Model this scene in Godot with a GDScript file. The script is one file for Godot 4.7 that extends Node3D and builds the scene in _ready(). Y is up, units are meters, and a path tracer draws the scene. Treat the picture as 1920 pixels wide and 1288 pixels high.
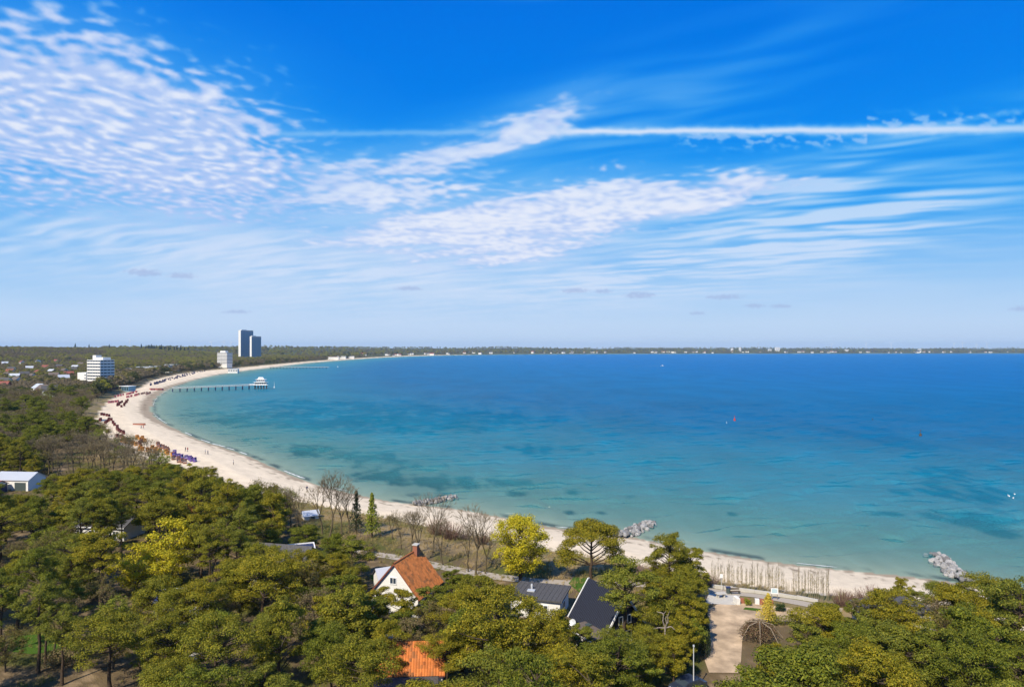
extends Node3D
# A wide bay with a curved sandy beach, pine woods and houses in front, seen from the air.

const EYE := 41.0            # height of the camera above the sea
const LENS := 1280.0         # focal length in photo pixels
const HORIZON := 655.0

var rng := RandomNumberGenerator.new()
var used_names := {}
var mats := {}
var n_fine := FastNoiseLite.new()
var n_mid := FastNoiseLite.new()
var n_big := FastNoiseLite.new()


# ---------------------------------------------------------------- mesh building
class MB:
	var v := PackedVector3Array()
	var n := PackedVector3Array()
	var c := PackedColorArray()
	var ix := PackedInt32Array()

	func tri(a: Vector3, b: Vector3, d: Vector3, col: Color) -> void:   # counter-clockwise seen from outside
		var nn := (b - a).cross(d - a).normalized()
		var k := v.size()
		v.push_back(a); v.push_back(b); v.push_back(d)
		n.push_back(nn); n.push_back(nn); n.push_back(nn)
		c.push_back(col); c.push_back(col); c.push_back(col)
		ix.push_back(k); ix.push_back(k + 2); ix.push_back(k + 1)

	func quad(a: Vector3, b: Vector3, d: Vector3, e: Vector3, col: Color) -> void:
		var nn := (b - a).cross(d - a) + (d - a).cross(e - a)
		nn = nn.normalized()
		var k := v.size()
		v.push_back(a); v.push_back(b); v.push_back(d); v.push_back(e)
		for i in 4:
			n.push_back(nn); c.push_back(col)
		ix.push_back(k); ix.push_back(k + 2); ix.push_back(k + 1)
		ix.push_back(k); ix.push_back(k + 3); ix.push_back(k + 2)

	func box(x: Transform3D, s: Vector3, col: Color) -> void:            # centred
		var h := s * 0.5
		var p := []
		for i in 8:
			p.append(x * Vector3(h.x if i & 1 else -h.x, h.y if i & 2 else -h.y, h.z if i & 4 else -h.z))
		quad(p[4], p[5], p[7], p[6], col)
		quad(p[1], p[0], p[2], p[3], col)
		quad(p[5], p[1], p[3], p[7], col)
		quad(p[0], p[4], p[6], p[2], col)
		quad(p[6], p[7], p[3], p[2], col)
		quad(p[0], p[1], p[5], p[4], col)

	func bx(cx: float, cy: float, cz: float, sx: float, sy: float, sz: float, col := Color.WHITE) -> void:
		box(Transform3D(Basis(), Vector3(cx, cy, cz)), Vector3(sx, sy, sz), col)

	func tube(p0: Vector3, p1: Vector3, r0: float, r1: float, sides: int, col: Color) -> void:
		var d := (p1 - p0).normalized()
		var u := d.cross(Vector3(0.31, 0.17, 0.93)).normalized()
		var w := d.cross(u)
		var k := v.size()
		for i in sides:
			var a := TAU * i / sides
			var o := u * cos(a) + w * sin(a)
			v.push_back(p0 + o * r0); v.push_back(p1 + o * r1)
			n.push_back(o); n.push_back(o)
			c.push_back(col); c.push_back(col)
		for i in sides:
			var j := (i + 1) % sides
			var a0 := k + i * 2
			var b0 := k + j * 2
			ix.push_back(a0); ix.push_back(b0 + 1); ix.push_back(b0)
			ix.push_back(a0); ix.push_back(a0 + 1); ix.push_back(b0 + 1)

	func cap(p: Vector3, up: Vector3, r: float, sides: int, col: Color) -> void:
		var u := up.cross(Vector3(0.31, 0.17, 0.93)).normalized()
		var w := up.cross(u)
		for i in sides:
			var a := TAU * i / sides
			var b := TAU * (i + 1) / sides
			tri(p, p + (u * cos(a) + w * sin(a)) * r, p + (u * cos(b) + w * sin(b)) * r, col)

	func mesh() -> ArrayMesh:
		var a := []
		a.resize(Mesh.ARRAY_MAX)
		a[Mesh.ARRAY_VERTEX] = v
		a[Mesh.ARRAY_NORMAL] = n
		a[Mesh.ARRAY_COLOR] = c
		a[Mesh.ARRAY_INDEX] = ix
		var m := ArrayMesh.new()
		m.add_surface_from_arrays(Mesh.PRIMITIVE_TRIANGLES, a)
		return m


func lin(r: float, g: float, b: float) -> Color:      # linear base colour -> albedo_color
	return Color(r, g, b).linear_to_srgb()


func numbered(called: String) -> String:
	used_names[called] = used_names.get(called, 0) + 1
	return called if used_names[called] == 1 else "%s_%03d" % [called, used_names[called] - 1]


func thing(called: String, label: String, category: String, at := Vector3.ZERO, turn := 0.0, group := "") -> Node3D:
	var o := Node3D.new()
	o.name = numbered(called)
	add_child(o)
	o.position = at
	o.rotation.y = turn
	tag(o, label, category, group)
	return o


func tag(o: Node3D, label: String, category: String, group := "") -> void:
	if label: o.set_meta("label", label)
	if category: o.set_meta("category", category)
	if group: o.set_meta("group", group)


func part(called: String, mesh: Mesh, m: Material, parent: Node3D, at := Vector3.ZERO) -> MeshInstance3D:
	var o := MeshInstance3D.new()
	o.name = called if parent != self else numbered(called)
	o.mesh = mesh
	o.material_override = m
	o.position = at
	parent.add_child(o, true)
	return o


func setting(called: String, mesh: Mesh, m: Material) -> MeshInstance3D:
	var o := part(called, mesh, m, self)
	o.set_meta("kind", "structure")
	return o


func mat(key: String, col: Color, rough := 0.8, vertex := false, spec := 0.5) -> StandardMaterial3D:
	if mats.has(key):
		return mats[key]
	var m := StandardMaterial3D.new()
	m.resource_name = key
	m.albedo_color = col
	m.roughness = rough
	m.metallic_specular = spec
	m.vertex_color_use_as_albedo = vertex
	mats[key] = m
	return m


func grain(size: int, freq: float, lo: float, hi: float, octaves := 4, seed_ := 1, stretch := Vector2.ONE) -> ImageTexture:
	var f := FastNoiseLite.new()
	f.seed = seed_
	f.frequency = freq
	f.fractal_octaves = octaves
	f.fractal_gain = 0.6
	var im := f.get_seamless_image(size, size)
	if stretch != Vector2.ONE:
		im.resize(int(size * stretch.x), int(size * stretch.y))
	im.convert(Image.FORMAT_RGB8)
	if lo > 0.0 or hi < 1.0:
		var data := im.get_data()
		for i in data.size():
			data[i] = int(255.0 * (lo + (hi - lo) * data[i] / 255.0))
		im = Image.create_from_data(im.get_width(), im.get_height(), false, Image.FORMAT_RGB8, data)
	return ImageTexture.create_from_image(im)


func textured(m: StandardMaterial3D, tex: Texture2D, metres: float, height: Texture2D = null, relief := 0.0) -> StandardMaterial3D:
	m.uv1_triplanar = true
	m.uv1_world_triplanar = true
	m.uv1_scale = Vector3.ONE / metres
	if tex: m.albedo_texture = tex
	if height:
		m.heightmap_enabled = true
		m.heightmap_texture = height
		m.heightmap_scale = relief
	return m


# a point of the photograph on a level at height y
func gp(px: float, py: float, y := 3.0) -> Vector3:
	var d := (EYE - y) * LENS / (py - HORIZON)
	return Vector3((px - 960.0) / LENS * d, y, -d)


# a point of the photograph at a distance
func dp(px: float, py: float, d: float) -> Vector3:
	return Vector3((px - 960.0) / LENS * d, EYE - (py - HORIZON) / LENS * d, -d)


func on_ground(px: float, d: float) -> Vector3:
	var x := (px - 960.0) / LENS * d
	return Vector3(x, ground_y(x, -d), -d)


# ---------------------------------------------------------------- camera, sky, sun
const SUN_FROM := Vector3(-0.44, 0.86, 0.74)
const EXPOSURE := 1.32
const SUN_ENERGY := 1.6


func look() -> void:
	var cam := Camera3D.new()
	cam.name = "camera"
	cam.projection = Camera3D.PROJECTION_FRUSTUM
	cam.near = 0.5
	cam.far = 40000.0
	cam.size = 2.0 * 0.5 * 644.0 / LENS
	cam.frustum_offset = Vector2(0.0, 0.5 * (HORIZON - 644.0) / LENS)
	cam.position = Vector3(0, EYE, 0)
	add_child(cam)
	cam.current = true
	var e := Environment.new()
	e.background_mode = Environment.BG_SKY
	e.sky = Sky.new()
	var pm := PanoramaSkyMaterial.new()
	pm.panorama = sky_picture()
	e.sky.sky_material = pm
	e.tonemap_mode = Environment.TONE_MAPPER_LINEAR
	e.tonemap_exposure = EXPOSURE
	e.background_energy_multiplier = 1.0 / EXPOSURE
	e.sdfgi_enabled = true
	e.ssao_enabled = true
	e.ssil_enabled = true
	e.fog_enabled = true
	e.fog_mode = Environment.FOG_MODE_EXPONENTIAL
	e.fog_density = 0.000036
	e.fog_light_color = Color(0.66, 0.83, 1.0)
	var we := WorldEnvironment.new()
	we.name = "environment"
	we.environment = e
	add_child(we)
	var sun := DirectionalLight3D.new()
	sun.name = "sun"
	sun.light_energy = SUN_ENERGY
	sun.light_angular_distance = 0.5
	sun.light_color = Color(1.0, 0.95, 0.86)
	sun.shadow_enabled = true
	add_child(sun)
	sun.look_at_from_position(SUN_FROM * 100.0, Vector3.ZERO)


var sn_a := FastNoiseLite.new()
var sn_b := FastNoiseLite.new()
var sn_c := FastNoiseLite.new()
var sn_w := FastNoiseLite.new()
# cloud fields by direction: azimuth, elevation, reach along, reach across (degrees), tilt, share
const PUFFS := [
	[-37.0, 15.5, 16.0, 6.0, 0.0, 1.15], [-27.0, 17.5, 9.0, 4.5, -12.0, 0.8], [-25.0, 13.0, 9.0, 3.2, -8.0, 0.62], [-5.0, 16.4, 8.0, 1.8, 16.0, 0.42], [3.5, 19.2, 4.0, 1.8, 25.0, 0.45], [8.0, 14.8, 4.0, 0.7, 3.0, 0.45],
]
const COTTON := [
	[-7.0, 15.4, 12.0, 2.2, 15.0, 0.85], [2.0, 18.4, 5.0, 1.5, 25.0, 0.5], [-15.0, 12.6, 11.0, 2.4, 8.0, 0.6], [4.0, 11.5, 12.0, 2.2, 4.0, 1.15], [13.0, 12.2, 9.0, 1.7, 6.0, 0.85], [-2.0, 9.4, 10.0, 1.9, 8.0, 0.95], [-10.0, 9.8, 8.0, 1.2, 12.0, 0.65], [2.0, 7.6, 8.0, 1.2, 3.0, 0.6],
	[20.0, 12.4, 7.0, 0.9, 7.0, 0.6],
]
const WISPS := [
	[21.0, 12.2, 8.0, 1.0, 7.0, 0.9], [20.0, 8.2, 15.0, 2.2, 8.0, 0.95], [28.0, 13.8, 13.0, 1.6, 9.0, 0.65], [24.0, 9.8, 9.0, 1.3, 6.0, 0.8],
	[-16.0, 7.5, 18.0, 2.5, 3.0, 0.7], [8.0, 18.5, 20.0, 3.5, 16.0, 0.32], [-30.0, 8.0, 14.0, 2.0, 0.0, 0.65], [10.0, 5.5, 26.0, 2.0, 5.0, 0.6], [-5.0, 7.5, 14.0, 1.6, 10.0, 0.65],
]
const VEILS := [[-3.0, 9.8, 9.0, 1.4, 11.0, 0.45], [6.0, 11.2, 9.0, 1.6, 3.0, 0.30], [-24.0, 5.0, 26.0, 6.0, 0.0, 0.62], [4.0, 10.6, 13.0, 3.0, 5.0, 0.35], [-33.0, 15.0, 14.0, 6.0, 0.0, 0.28], [-6.0, 9.0, 22.0, 5.0, 6.0, 0.30], [18.0, 4.6, 32.0, 4.4, 3.0, 0.46], [-18.0, 11.5, 16.0, 4.0, 5.0, 0.32]]
const GREYS := [
	[-8.6, 5.0, 1.3, 0.20], [5.3, 4.85, 1.3, 0.24], [7.6, 4.8, 0.8, 0.2], [10.6, 4.4, 1.5, 0.3], [17.3, 4.15, 1.6, 0.22], [19.6, 3.4, 1.0, 0.18],
	[21.5, 3.35, 0.9, 0.16], [15.2, 2.9, 0.8, 0.14], [36.8, 2.7, 0.8, 0.2], [-22.0, 2.9, 1.2, 0.14], [-28.3, 5.6, 1.4, 0.3], [-25.8, 5.5, 1.2, 0.25],
]
const SKY_LADDER := [
	[0.0, 200, 219, 243], [2.0, 192, 218, 246], [4.5, 158, 203, 246], [7.5, 96, 176, 245], [11.0, 36, 154, 243], [15.0, 8, 140, 241], [20.0, 0, 127, 236],
	[27.0, 0, 115, 229], [45.0, 0, 88, 196], [90.0, 0, 70, 172],
]


func spot(list: Array, az: float, el: float) -> float:
	var s := 0.0
	for q in list:
		var dx: float = az - q[0]
		if dx > 180.0: dx -= 360.0
		if dx < -180.0: dx += 360.0
		if absf(dx) > q[2] * 2.3:
			continue
		var dy: float = el - q[1]
		var t: float = deg_to_rad(q[4])
		var a: float = (dx * cos(t) + dy * sin(t)) / q[2]
		var b: float = (dy * cos(t) - dx * sin(t)) / q[3]
		var r := a * a + b * b
		if r < 5.0:
			s += q[5] * exp(-r)
	return s


func sky_color(az: float, el: float) -> Vector3:
	var k := 0
	while k < SKY_LADDER.size() - 2 and el > SKY_LADDER[k + 1][0]:
		k += 1
	var f: float = clampf((el - SKY_LADDER[k][0]) / (SKY_LADDER[k + 1][0] - SKY_LADDER[k][0]), 0.0, 1.0)
	var base := Vector3(SKY_LADDER[k][1], SKY_LADDER[k][2], SKY_LADDER[k][3]).lerp(Vector3(SKY_LADDER[k + 1][1], SKY_LADDER[k + 1][2], SKY_LADDER[k + 1][3]), f) / 255.0
	var ra := deg_to_rad(az)
	var re := deg_to_rad(el)
	var up := sin(re) + 0.07
	var p := Vector2(sin(ra) * cos(re), -cos(ra) * cos(re)) / up
	# how much of each cloud there is in this direction: placed fields ahead, drifting fields all round
	var away := smoothstep(42.0, 60.0, absf(az)) if el < 27.0 else maxf(smoothstep(42.0, 60.0, absf(az)), smoothstep(24.0, 36.0, el))
	var drift := sn_c.get_noise_2d(p.x * 0.35 + 7.0, p.y * 0.35) * 0.5 + 0.5
	var puff := spot(PUFFS, az, el) * (1.0 - away) + away * smoothstep(0.42, 0.75, drift) * 0.9
	var wisp := spot(WISPS, az, el) * (1.0 - away) + away * smoothstep(0.35, 0.7, 1.0 - drift) * 0.7
	var cotton := spot(COTTON, az, el) * (1.0 - away)
	var veil := spot(VEILS, az, el) + away * 0.35 * exp(-el / 9.0)
	var wx := sn_w.get_noise_2d(p.x * 1.6, p.y * 1.6)
	var wy := sn_w.get_noise_2d(p.x * 1.6 + 31.0, p.y * 1.6 + 9.0)
	var q := p + Vector2(wx, wy) * 0.055
	var white := Vector3(0.93, 0.94, 0.99)
	var lilac := Vector3(0.70, 0.79, 0.965)
	var out := base
	# smooth veils
	var vn := sn_c.get_noise_2d(az * 0.05 + 3.0, el * 0.35)
	out = out.lerp(Vector3(0.80, 0.875, 0.975), clampf(veil * (0.75 + 0.5 * vn), 0.0, 0.8))
	# fibrous streaks, drawn out along one wind direction
	if wisp > 0.02:
		var along := Vector2(q.x * 0.906 + q.y * 0.42, q.y * 0.906 - q.x * 0.42)
		var wn := sn_b.get_noise_2d(along.x * 0.55, along.y * 3.6) * 0.5 + 0.5
		var wn2 := sn_a.get_noise_2d(along.x * 2.2, along.y * 9.0) * 0.5 + 0.5
		var wa := clampf(wisp * smoothstep(0.25, 0.85, wn * 0.72 + wn2 * 0.28) * 1.25, 0.0, 0.82)
		out = out.lerp(Vector3(0.84, 0.895, 0.985), wa)
	# torn cotton banks with a fine ripple
	if cotton > 0.03:
		var ca := Vector2(q.x * 0.906 + q.y * 0.42, q.y * 0.906 - q.x * 0.42)
		var c1 := sn_b.get_noise_2d(ca.x * 1.5 + 4.0, ca.y * 2.6) * 0.5 + 0.5
		var c2 := sn_b.get_noise_2d(ca.x * 6.0, ca.y * 9.0 + 5.0) * 0.5 + 0.5
		var c3 := sn_a.get_noise_2d(q.x * 13.0 + q.y * 3.0, q.y * 11.0) * 0.5 + 0.5
		var cc := clampf(cotton * (0.45 + 1.0 * c1), 0.0, 1.3)
		var cd := c1 * 0.42 + c2 * 0.42 + c3 * 0.22
		var cp := smoothstep(0.86 - 0.58 * cc, 1.30 - 0.60 * cc, cd + 0.1)
		out = out.lerp(Vector3(0.62, 0.78, 0.97), clampf(cc * 0.4, 0.0, 0.45))
		out = out.lerp(lilac.lerp(white, smoothstep(0.35, 0.95, cd * (0.6 + 0.6 * cc))), clampf(cp * minf(1.0, cc * 1.6), 0.0, 0.9))
	# rippled flocks of small puffs
	if puff > 0.03:
		var cell := sn_a.get_noise_2d(q.x * 12.5 + q.y * 2.6, q.y * 10.5) * 0.5 + 0.5
		var fine := sn_b.get_noise_2d(q.x * 15.0, q.y * 15.0) * 0.5 + 0.5
		var lump := sn_c.get_noise_2d(q.x * 1.7, q.y * 1.7) * 0.5 + 0.5
		var cover := clampf(puff * (0.55 + 0.9 * lump), 0.0, 1.25)
		var dens := cell * 0.60 + fine * 0.48
		var pa := smoothstep(0.92 - 0.62 * cover, 1.34 - 0.58 * cover, dens + 0.12)
		pa = clampf(pa * minf(1.0, cover * 1.5), 0.0, 0.93)
		out = out.lerp(Vector3(0.60, 0.76, 0.965), clampf(cover * 0.42, 0.0, 0.5))
		out = out.lerp(lilac.lerp(white, smoothstep(0.55, 1.0, dens * (0.55 + 0.5 * cover))), pa)
	if absf(az) < 70.0 and el < 30.0:
		# the vapour trail: a straight line across the sky
		var gx := tan(ra)
		var gy := tan(re) / cos(ra)
		var line := 0.3185 + 0.0045 * gx + 0.0016 * sn_w.get_noise_2d(gx * 12.0, 4.0) - 0.012 * (gx - 0.35) * (gx - 0.35) * (-1.0 if gx > 0.35 else 0.2)
		var rough := sn_b.get_noise_2d(gx * 46.0, gy * 60.0)
		var wide := 0.0042 + 0.0024 * smoothstep(0.0, 0.5, gx) + 0.0016 * rough
		var share := (0.34 * smoothstep(-0.42, -0.30, gx) + 0.58 * smoothstep(0.05, 0.10, gx) - 0.35 * smoothstep(0.55, 0.85, gx)) * (1.0 - smoothstep(1.4, 2.2, gx))
		out = out.lerp(Vector3(0.90, 0.92, 0.985), clampf(share, 0.0, 1.0) * exp(-pow((gy - line) / wide, 2.0)))
		# its frayed edges
		var fray := exp(-pow((gy - line + 0.013 * (1.0 if gx < 0.52 else -0.9)) / 0.011, 2.0)) * smoothstep(0.22, 0.28, gx) * (1.0 - smoothstep(0.7, 1.0, gx))
		out = out.lerp(Vector3(0.72, 0.82, 0.98), clampf(fray * 1.15 * smoothstep(-0.1, 0.6, sn_b.get_noise_2d(gx * 34.0 + gy * 30.0, gy * 60.0 - gx * 8.0)), 0.0, 0.6))
	for g in GREYS:
		var dx: float = (az - g[0]) / g[2]
		var dy: float = (el - g[1]) / g[3]
		if absf(dx) < 2.0 and absf(dy) < 2.5:
			var m := 1.0 - dx * dx - dy * dy * (0.6 if dy > 0 else 1.8) + 0.9 * sn_b.get_noise_2d(az * 2.6, el * 9.0)
			out = out.lerp(Vector3(0.66, 0.73, 0.885), 0.62 * smoothstep(0.05, 0.75, m))
	return out


func sky_picture() -> ImageTexture:
	for pair in [[sn_a, 3], [sn_b, 4], [sn_c, 3], [sn_w, 2]]:
		var nz: FastNoiseLite = pair[0]
		nz.noise_type = FastNoiseLite.TYPE_SIMPLEX_SMOOTH
		nz.frequency = 1.0
		nz.fractal_octaves = pair[1]
		nz.seed = 11 + pair[1] * 7
	sn_a.fractal_octaves = 1
	var w := 4096
	var h := 2048
	var im := Image.create(w, h, false, Image.FORMAT_RGB8)
	im.fill(Color(0.62, 0.75, 0.88))
	var data := im.get_data()
	for row in 1024:
		var el := (1023.5 - row) / 1024.0 * 90.0
		var fine := el < 27.5
		var dy := 1 if fine else 4
		if not fine and row % 4:
			continue
		var col := 0
		while col < w:
			var az := (col + 0.5) / w * 360.0        # column 0 looks along -z
			if az > 180.0: az -= 360.0
			var step := 1 if fine and absf(az) < 39.0 else 4
			if fine and step == 4 and row % 4:
				var s := ((row / 4) * 4 * w + col) * 3
				var t := (row * w + col) * 3
				for i in 12:
					data[t + i] = data[s + i]
				col += 4
				continue
			var k := sky_color(az, el)
			var r := int(clampf(k.x, 0, 1) * 255.0)
			var g := int(clampf(k.y, 0, 1) * 255.0)
			var b := int(clampf(k.z, 0, 1) * 255.0)
			for j in dy:
				var o := ((row + j) * w + col) * 3
				for i in step:
					data[o] = r; data[o + 1] = g; data[o + 2] = b
					o += 3
			col += step
	return ImageTexture.create_from_image(Image.create_from_data(w, h, false, Image.FORMAT_RGB8, data))


# ---------------------------------------------------------------- coast, terrain, sea
const WATER_LINE := [
	[2300, 1165], [1920, 1115], [1800, 1094], [1690, 1080], [1480, 1058], [1300, 1030], [1165, 1004], [1040, 990], [940, 970], [850, 954], [740, 942], [660, 926],
	[590, 908], [530, 885], [470, 858], [420, 840], [380, 828], [335, 808], [300, 790], [284, 775], [283, 762], [291, 746], [311, 732], [340, 720], [400, 704],
	[500, 690], [620, 677], [760, 668.3], [900, 665.2], [1100, 663.8], [1400, 663.1], [1920, 662.7], [2600, 662.6],
]
const GREEN_LINE := [
	[2300, 1260], [1920, 1185], [1760, 1150], [1660, 1128], [1545, 1118], [1350, 1092], [1230, 1068], [1160, 1056], [1040, 1036], [940, 1016], [850, 1000], [740, 976], [660, 962],
	[590, 948], [500, 930], [430, 916], [370, 896], [310, 872], [250, 850], [215, 828], [180, 800], [183, 778], [198, 757], [222, 740], [262, 727], [290, 712], [370, 697],
	[500, 685.2], [620, 675], [760, 667.4], [900, 664.8], [1100, 663.6], [1400, 662.9], [1920, 662.55], [2600, 662.45],
]
const T0 := -1.15
const T1 := 1.15
const NU := 220
const NV := 200
const V0 := 3.4        # ln of the nearest distance
const V1 := 9.75
var sea_field := PackedFloat32Array()
var green_field := PackedFloat32Array()


func smooth_line(pts: Array, y: float) -> PackedVector2Array:
	var p := PackedVector2Array()
	for q in pts:
		var w := gp(q[0], q[1], y)
		p.push_back(Vector2(w.x, w.z))
	var out := PackedVector2Array()
	for i in p.size() - 1:
		var a := p[maxi(i - 1, 0)]
		var b := p[i]
		var c := p[i + 1]
		var d := p[mini(i + 2, p.size() - 1)]
		for k in 3:
			out.push_back(b.cubic_interpolate(c, a, d, k / 3.0))
	out.push_back(p[p.size() - 1])
	return out


func make_fields() -> void:
	var lines := [smooth_line(WATER_LINE, 0.0), smooth_line(GREEN_LINE, 1.5)]
	for which in 2:
		var line: PackedVector2Array = lines[which]
		var field := PackedFloat32Array()
		field.resize(NU * NV)
		for j in NV:
			var d := exp(V0 + (V1 - V0) * j / (NV - 1))
			for i in NU:
				var t := T0 + (T1 - T0) * i / (NU - 1)
				var p := Vector2(t * d, -d)
				var best := 1e12
				for k in line.size() - 1:
					var a := line[k]
					# skip pieces that cannot be nearest
					var b := line[k + 1]
					var ab := b - a
					var s := clampf((p - a).dot(ab) / ab.length_squared(), 0.0, 1.0)
					var q := (a + ab * s).distance_squared_to(p)
					if q < best: best = q
				var inside := Geometry2D.is_point_in_polygon(p, line)
				field[j * NU + i] = sqrt(best) * (1.0 if inside else -1.0)
		if which == 0: sea_field = field
		else: green_field = field


func field(f: PackedFloat32Array, x: float, z: float) -> float:
	var d := maxf(-z, 30.0)
	var u := clampf((x / d - T0) / (T1 - T0) * (NU - 1), 0.0, NU - 1.001)
	var v := clampf((log(d) - V0) / (V1 - V0) * (NV - 1), 0.0, NV - 1.001)
	var i := int(u)
	var j := int(v)
	u -= i
	v -= j
	var k := j * NU + i
	return lerpf(lerpf(f[k], f[k + 1], u), lerpf(f[k + NU], f[k + NU + 1], u), v)


# out to sea positive
func sea_at(x: float, z: float) -> float: return field(sea_field, x, z)
# out of the greenery (towards the sand and the sea) positive
func sand_at(x: float, z: float) -> float: return field(green_field, x, z)


func depth_at(s: float) -> float:
	return 3.4 * (1.0 - exp(-s / 95.0)) + s * 0.006


func height_of(x: float, z: float, s: float, g: float) -> float:
	if s > 0.0:
		return -minf(depth_at(s), 14.0)
	var y := minf(-s * 0.11, 1.7)
	if g < 0.0:
		y += 1.3 * smoothstep(0.0, 10.0, -g)
		var d := -z
		if d > 600.0:
			var far := smoothstep(3200.0, 5200.0, d)
			var near_hill := 35.0 * smoothstep(250.0, 1150.0, -s) * smoothstep(900.0, 1700.0, d)
			near_hill += 7.0 * n_big.get_noise_2d(x * 0.0016, z * 0.0016) * smoothstep(250.0, 900.0, -s)
			var far_hill := (31.0 + 26.0 * n_big.get_noise_2d(x * 0.0006, z * 0.0005)) * smoothstep(150.0, 1500.0, -s) + 5.0 * smoothstep(0.0, 200.0, -s)
			y += lerpf(near_hill, far_hill, far)
	return y


func ground_y(x: float, z: float) -> float:
	return height_of(x, z, sea_at(x, z), sand_at(x, z))


# seagrass meadows on the sea bed: azimuth position, photo row, reach
const MEADOWS := [
	[880, 888, 60, 9], [960, 897, 70, 8], [1080, 914, 28, 7], [990, 918, 40, 9], [870, 905, 60, 10], [1065, 957, 28, 6], [1175, 922, 18, 7], [1128, 956, 16, 6], [640, 850, 120, 14], [760, 865, 100, 16], [560, 835, 80, 10], [690, 890, 90, 12],
	[800, 900, 60, 12], [1780, 870, 110, 26], [1850, 915, 100, 28], [1720, 905, 70, 10], [1830, 965, 90, 18], [1660, 950, 50, 6], [1760, 950, 70, 12], [1900, 990, 60, 12], [780, 925, 60, 10], [1375, 953, 10, 6],
	[1010, 830, 160, 10], [500, 780, 200, 16], [700, 790, 240, 20], [900, 770, 250, 22], [600, 750, 220, 16],
]


func bed_color(x: float, z: float, s: float) -> Color:
	var d := -z
	var px := 960.0 + x / d * LENS
	var py := HORIZON + EYE / d * LENS
	var m := 0.0
	for q in MEADOWS:
		var a: float = (px - q[0]) / q[2]
		if absf(a) < 2.0:
			var b: float = (py - q[1]) / q[3]
			if absf(b) < 2.0:
				m += exp(-a * a - b * b)
	var n := n_mid.get_noise_2d(x * 0.5, z * 0.22) * 0.6 + n_fine.get_noise_2d(x * 0.35, z * 0.12) * 0.5
	var weed := smoothstep(0.40, 0.85, minf(m, 1.1) * 0.72 + n * 0.85 * smoothstep(0.05, 0.4, m))
	weed = maxf(weed, smoothstep(0.30, 0.5, n_big.get_noise_2d(x * 0.012, z * 0.006) + n * 0.6) * smoothstep(110.0, 260.0, s) * 0.7)
	weed = maxf(weed, smoothstep(0.0, 0.5, n + 0.25) * smoothstep(0.2, 1.2, s) * (1.0 - smoothstep(2.0, 4.5, s)) * 0.85)
	var sand := Color(0.36, 0.46, 0.36) * (0.94 + 0.16 * n)
	return sand.lerp(Color(0.035, 0.055, 0.07), weed)


func land_color(x: float, z: float, s: float, g: float) -> Color:
	var d := -z
	var n := n_mid.get_noise_2d(x, z)
	var f := n_fine.get_noise_2d(x, z)
	if g > 0.0:
		var sand := Color(0.86, 0.73, 0.55) * (1.0 + 0.14 * f + 0.08 * n + 0.10 * n_mid.get_noise_2d(s * 1.4 + 3.0 * n, (x - z) * 0.12))
		# damp sand and dry weed along the water's edge, with a ragged outline
		var edge := -s + 2.2 * n + 1.6 * f
		var wide := 2.6 + 7.0 * smoothstep(300.0, 480.0, d) * (1.0 - smoothstep(700.0, 1000.0, d))
		var wet := 1.0 - smoothstep(wide * 0.55, wide, edge)
		sand = sand.lerp(Color(0.36, 0.285, 0.20), wet * 0.85)
		var tide := smoothstep(0.15, 0.45, f + 0.3 * n) * (1.0 - smoothstep(0.6, 2.6, absf(-s - 4.5 - 2.0 * n)))
		sand = sand.lerp(Color(0.20, 0.15, 0.10), tide * 0.8)
		var tuft := smoothstep(0.25, 0.6, f + n * 0.5) * (1.0 - smoothstep(0.0, 5.0, g))
		return sand.lerp(Color(0.24, 0.19, 0.09), tuft * 0.8)
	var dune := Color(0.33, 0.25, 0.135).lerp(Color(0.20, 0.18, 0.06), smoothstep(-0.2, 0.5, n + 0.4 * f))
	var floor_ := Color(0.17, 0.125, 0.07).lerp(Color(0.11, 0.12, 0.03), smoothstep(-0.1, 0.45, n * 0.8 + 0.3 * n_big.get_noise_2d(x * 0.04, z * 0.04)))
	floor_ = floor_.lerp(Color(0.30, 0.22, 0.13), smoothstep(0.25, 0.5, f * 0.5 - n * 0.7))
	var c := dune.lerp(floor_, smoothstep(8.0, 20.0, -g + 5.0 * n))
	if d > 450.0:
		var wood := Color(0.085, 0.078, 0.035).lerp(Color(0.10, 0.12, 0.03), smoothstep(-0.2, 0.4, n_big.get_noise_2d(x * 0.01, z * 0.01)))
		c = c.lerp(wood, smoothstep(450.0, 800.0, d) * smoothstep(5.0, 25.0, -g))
	return c * (1.0 + 0.18 * f)


class Sheet:
	var v := PackedVector3Array()
	var n := PackedVector3Array()
	var c := PackedColorArray()
	var ix := PackedInt32Array()
	var at := {}


func put_corner(sh: Sheet, k: int, v: PackedVector3Array, n: PackedVector3Array, c: PackedColorArray) -> int:
	if sh.at.has(k):
		return sh.at[k]
	var i := sh.v.size()
	sh.v.push_back(v[k]); sh.n.push_back(n[k]); sh.c.push_back(c[k])
	sh.at[k] = i
	return i


func sheet_mesh(sh: Sheet) -> ArrayMesh:
	var m := MB.new()
	m.v = sh.v
	m.n = sh.n
	m.c = sh.c
	m.ix = sh.ix
	return m.mesh()


func grid_normals(v: PackedVector3Array, nu: int, nv: int) -> PackedVector3Array:
	var n := PackedVector3Array()
	n.resize(v.size())
	for j in nv:
		for i in nu:
			var l := v[j * nu + maxi(i - 1, 0)]
			var r := v[j * nu + mini(i + 1, nu - 1)]
			var a := v[maxi(j - 1, 0) * nu + i]
			var b := v[mini(j + 1, nv - 1) * nu + i]
			var k := (r - l).cross(b - a)
			n[j * nu + i] = (k if k.y > 0 else -k).normalized()
	return n


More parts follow.
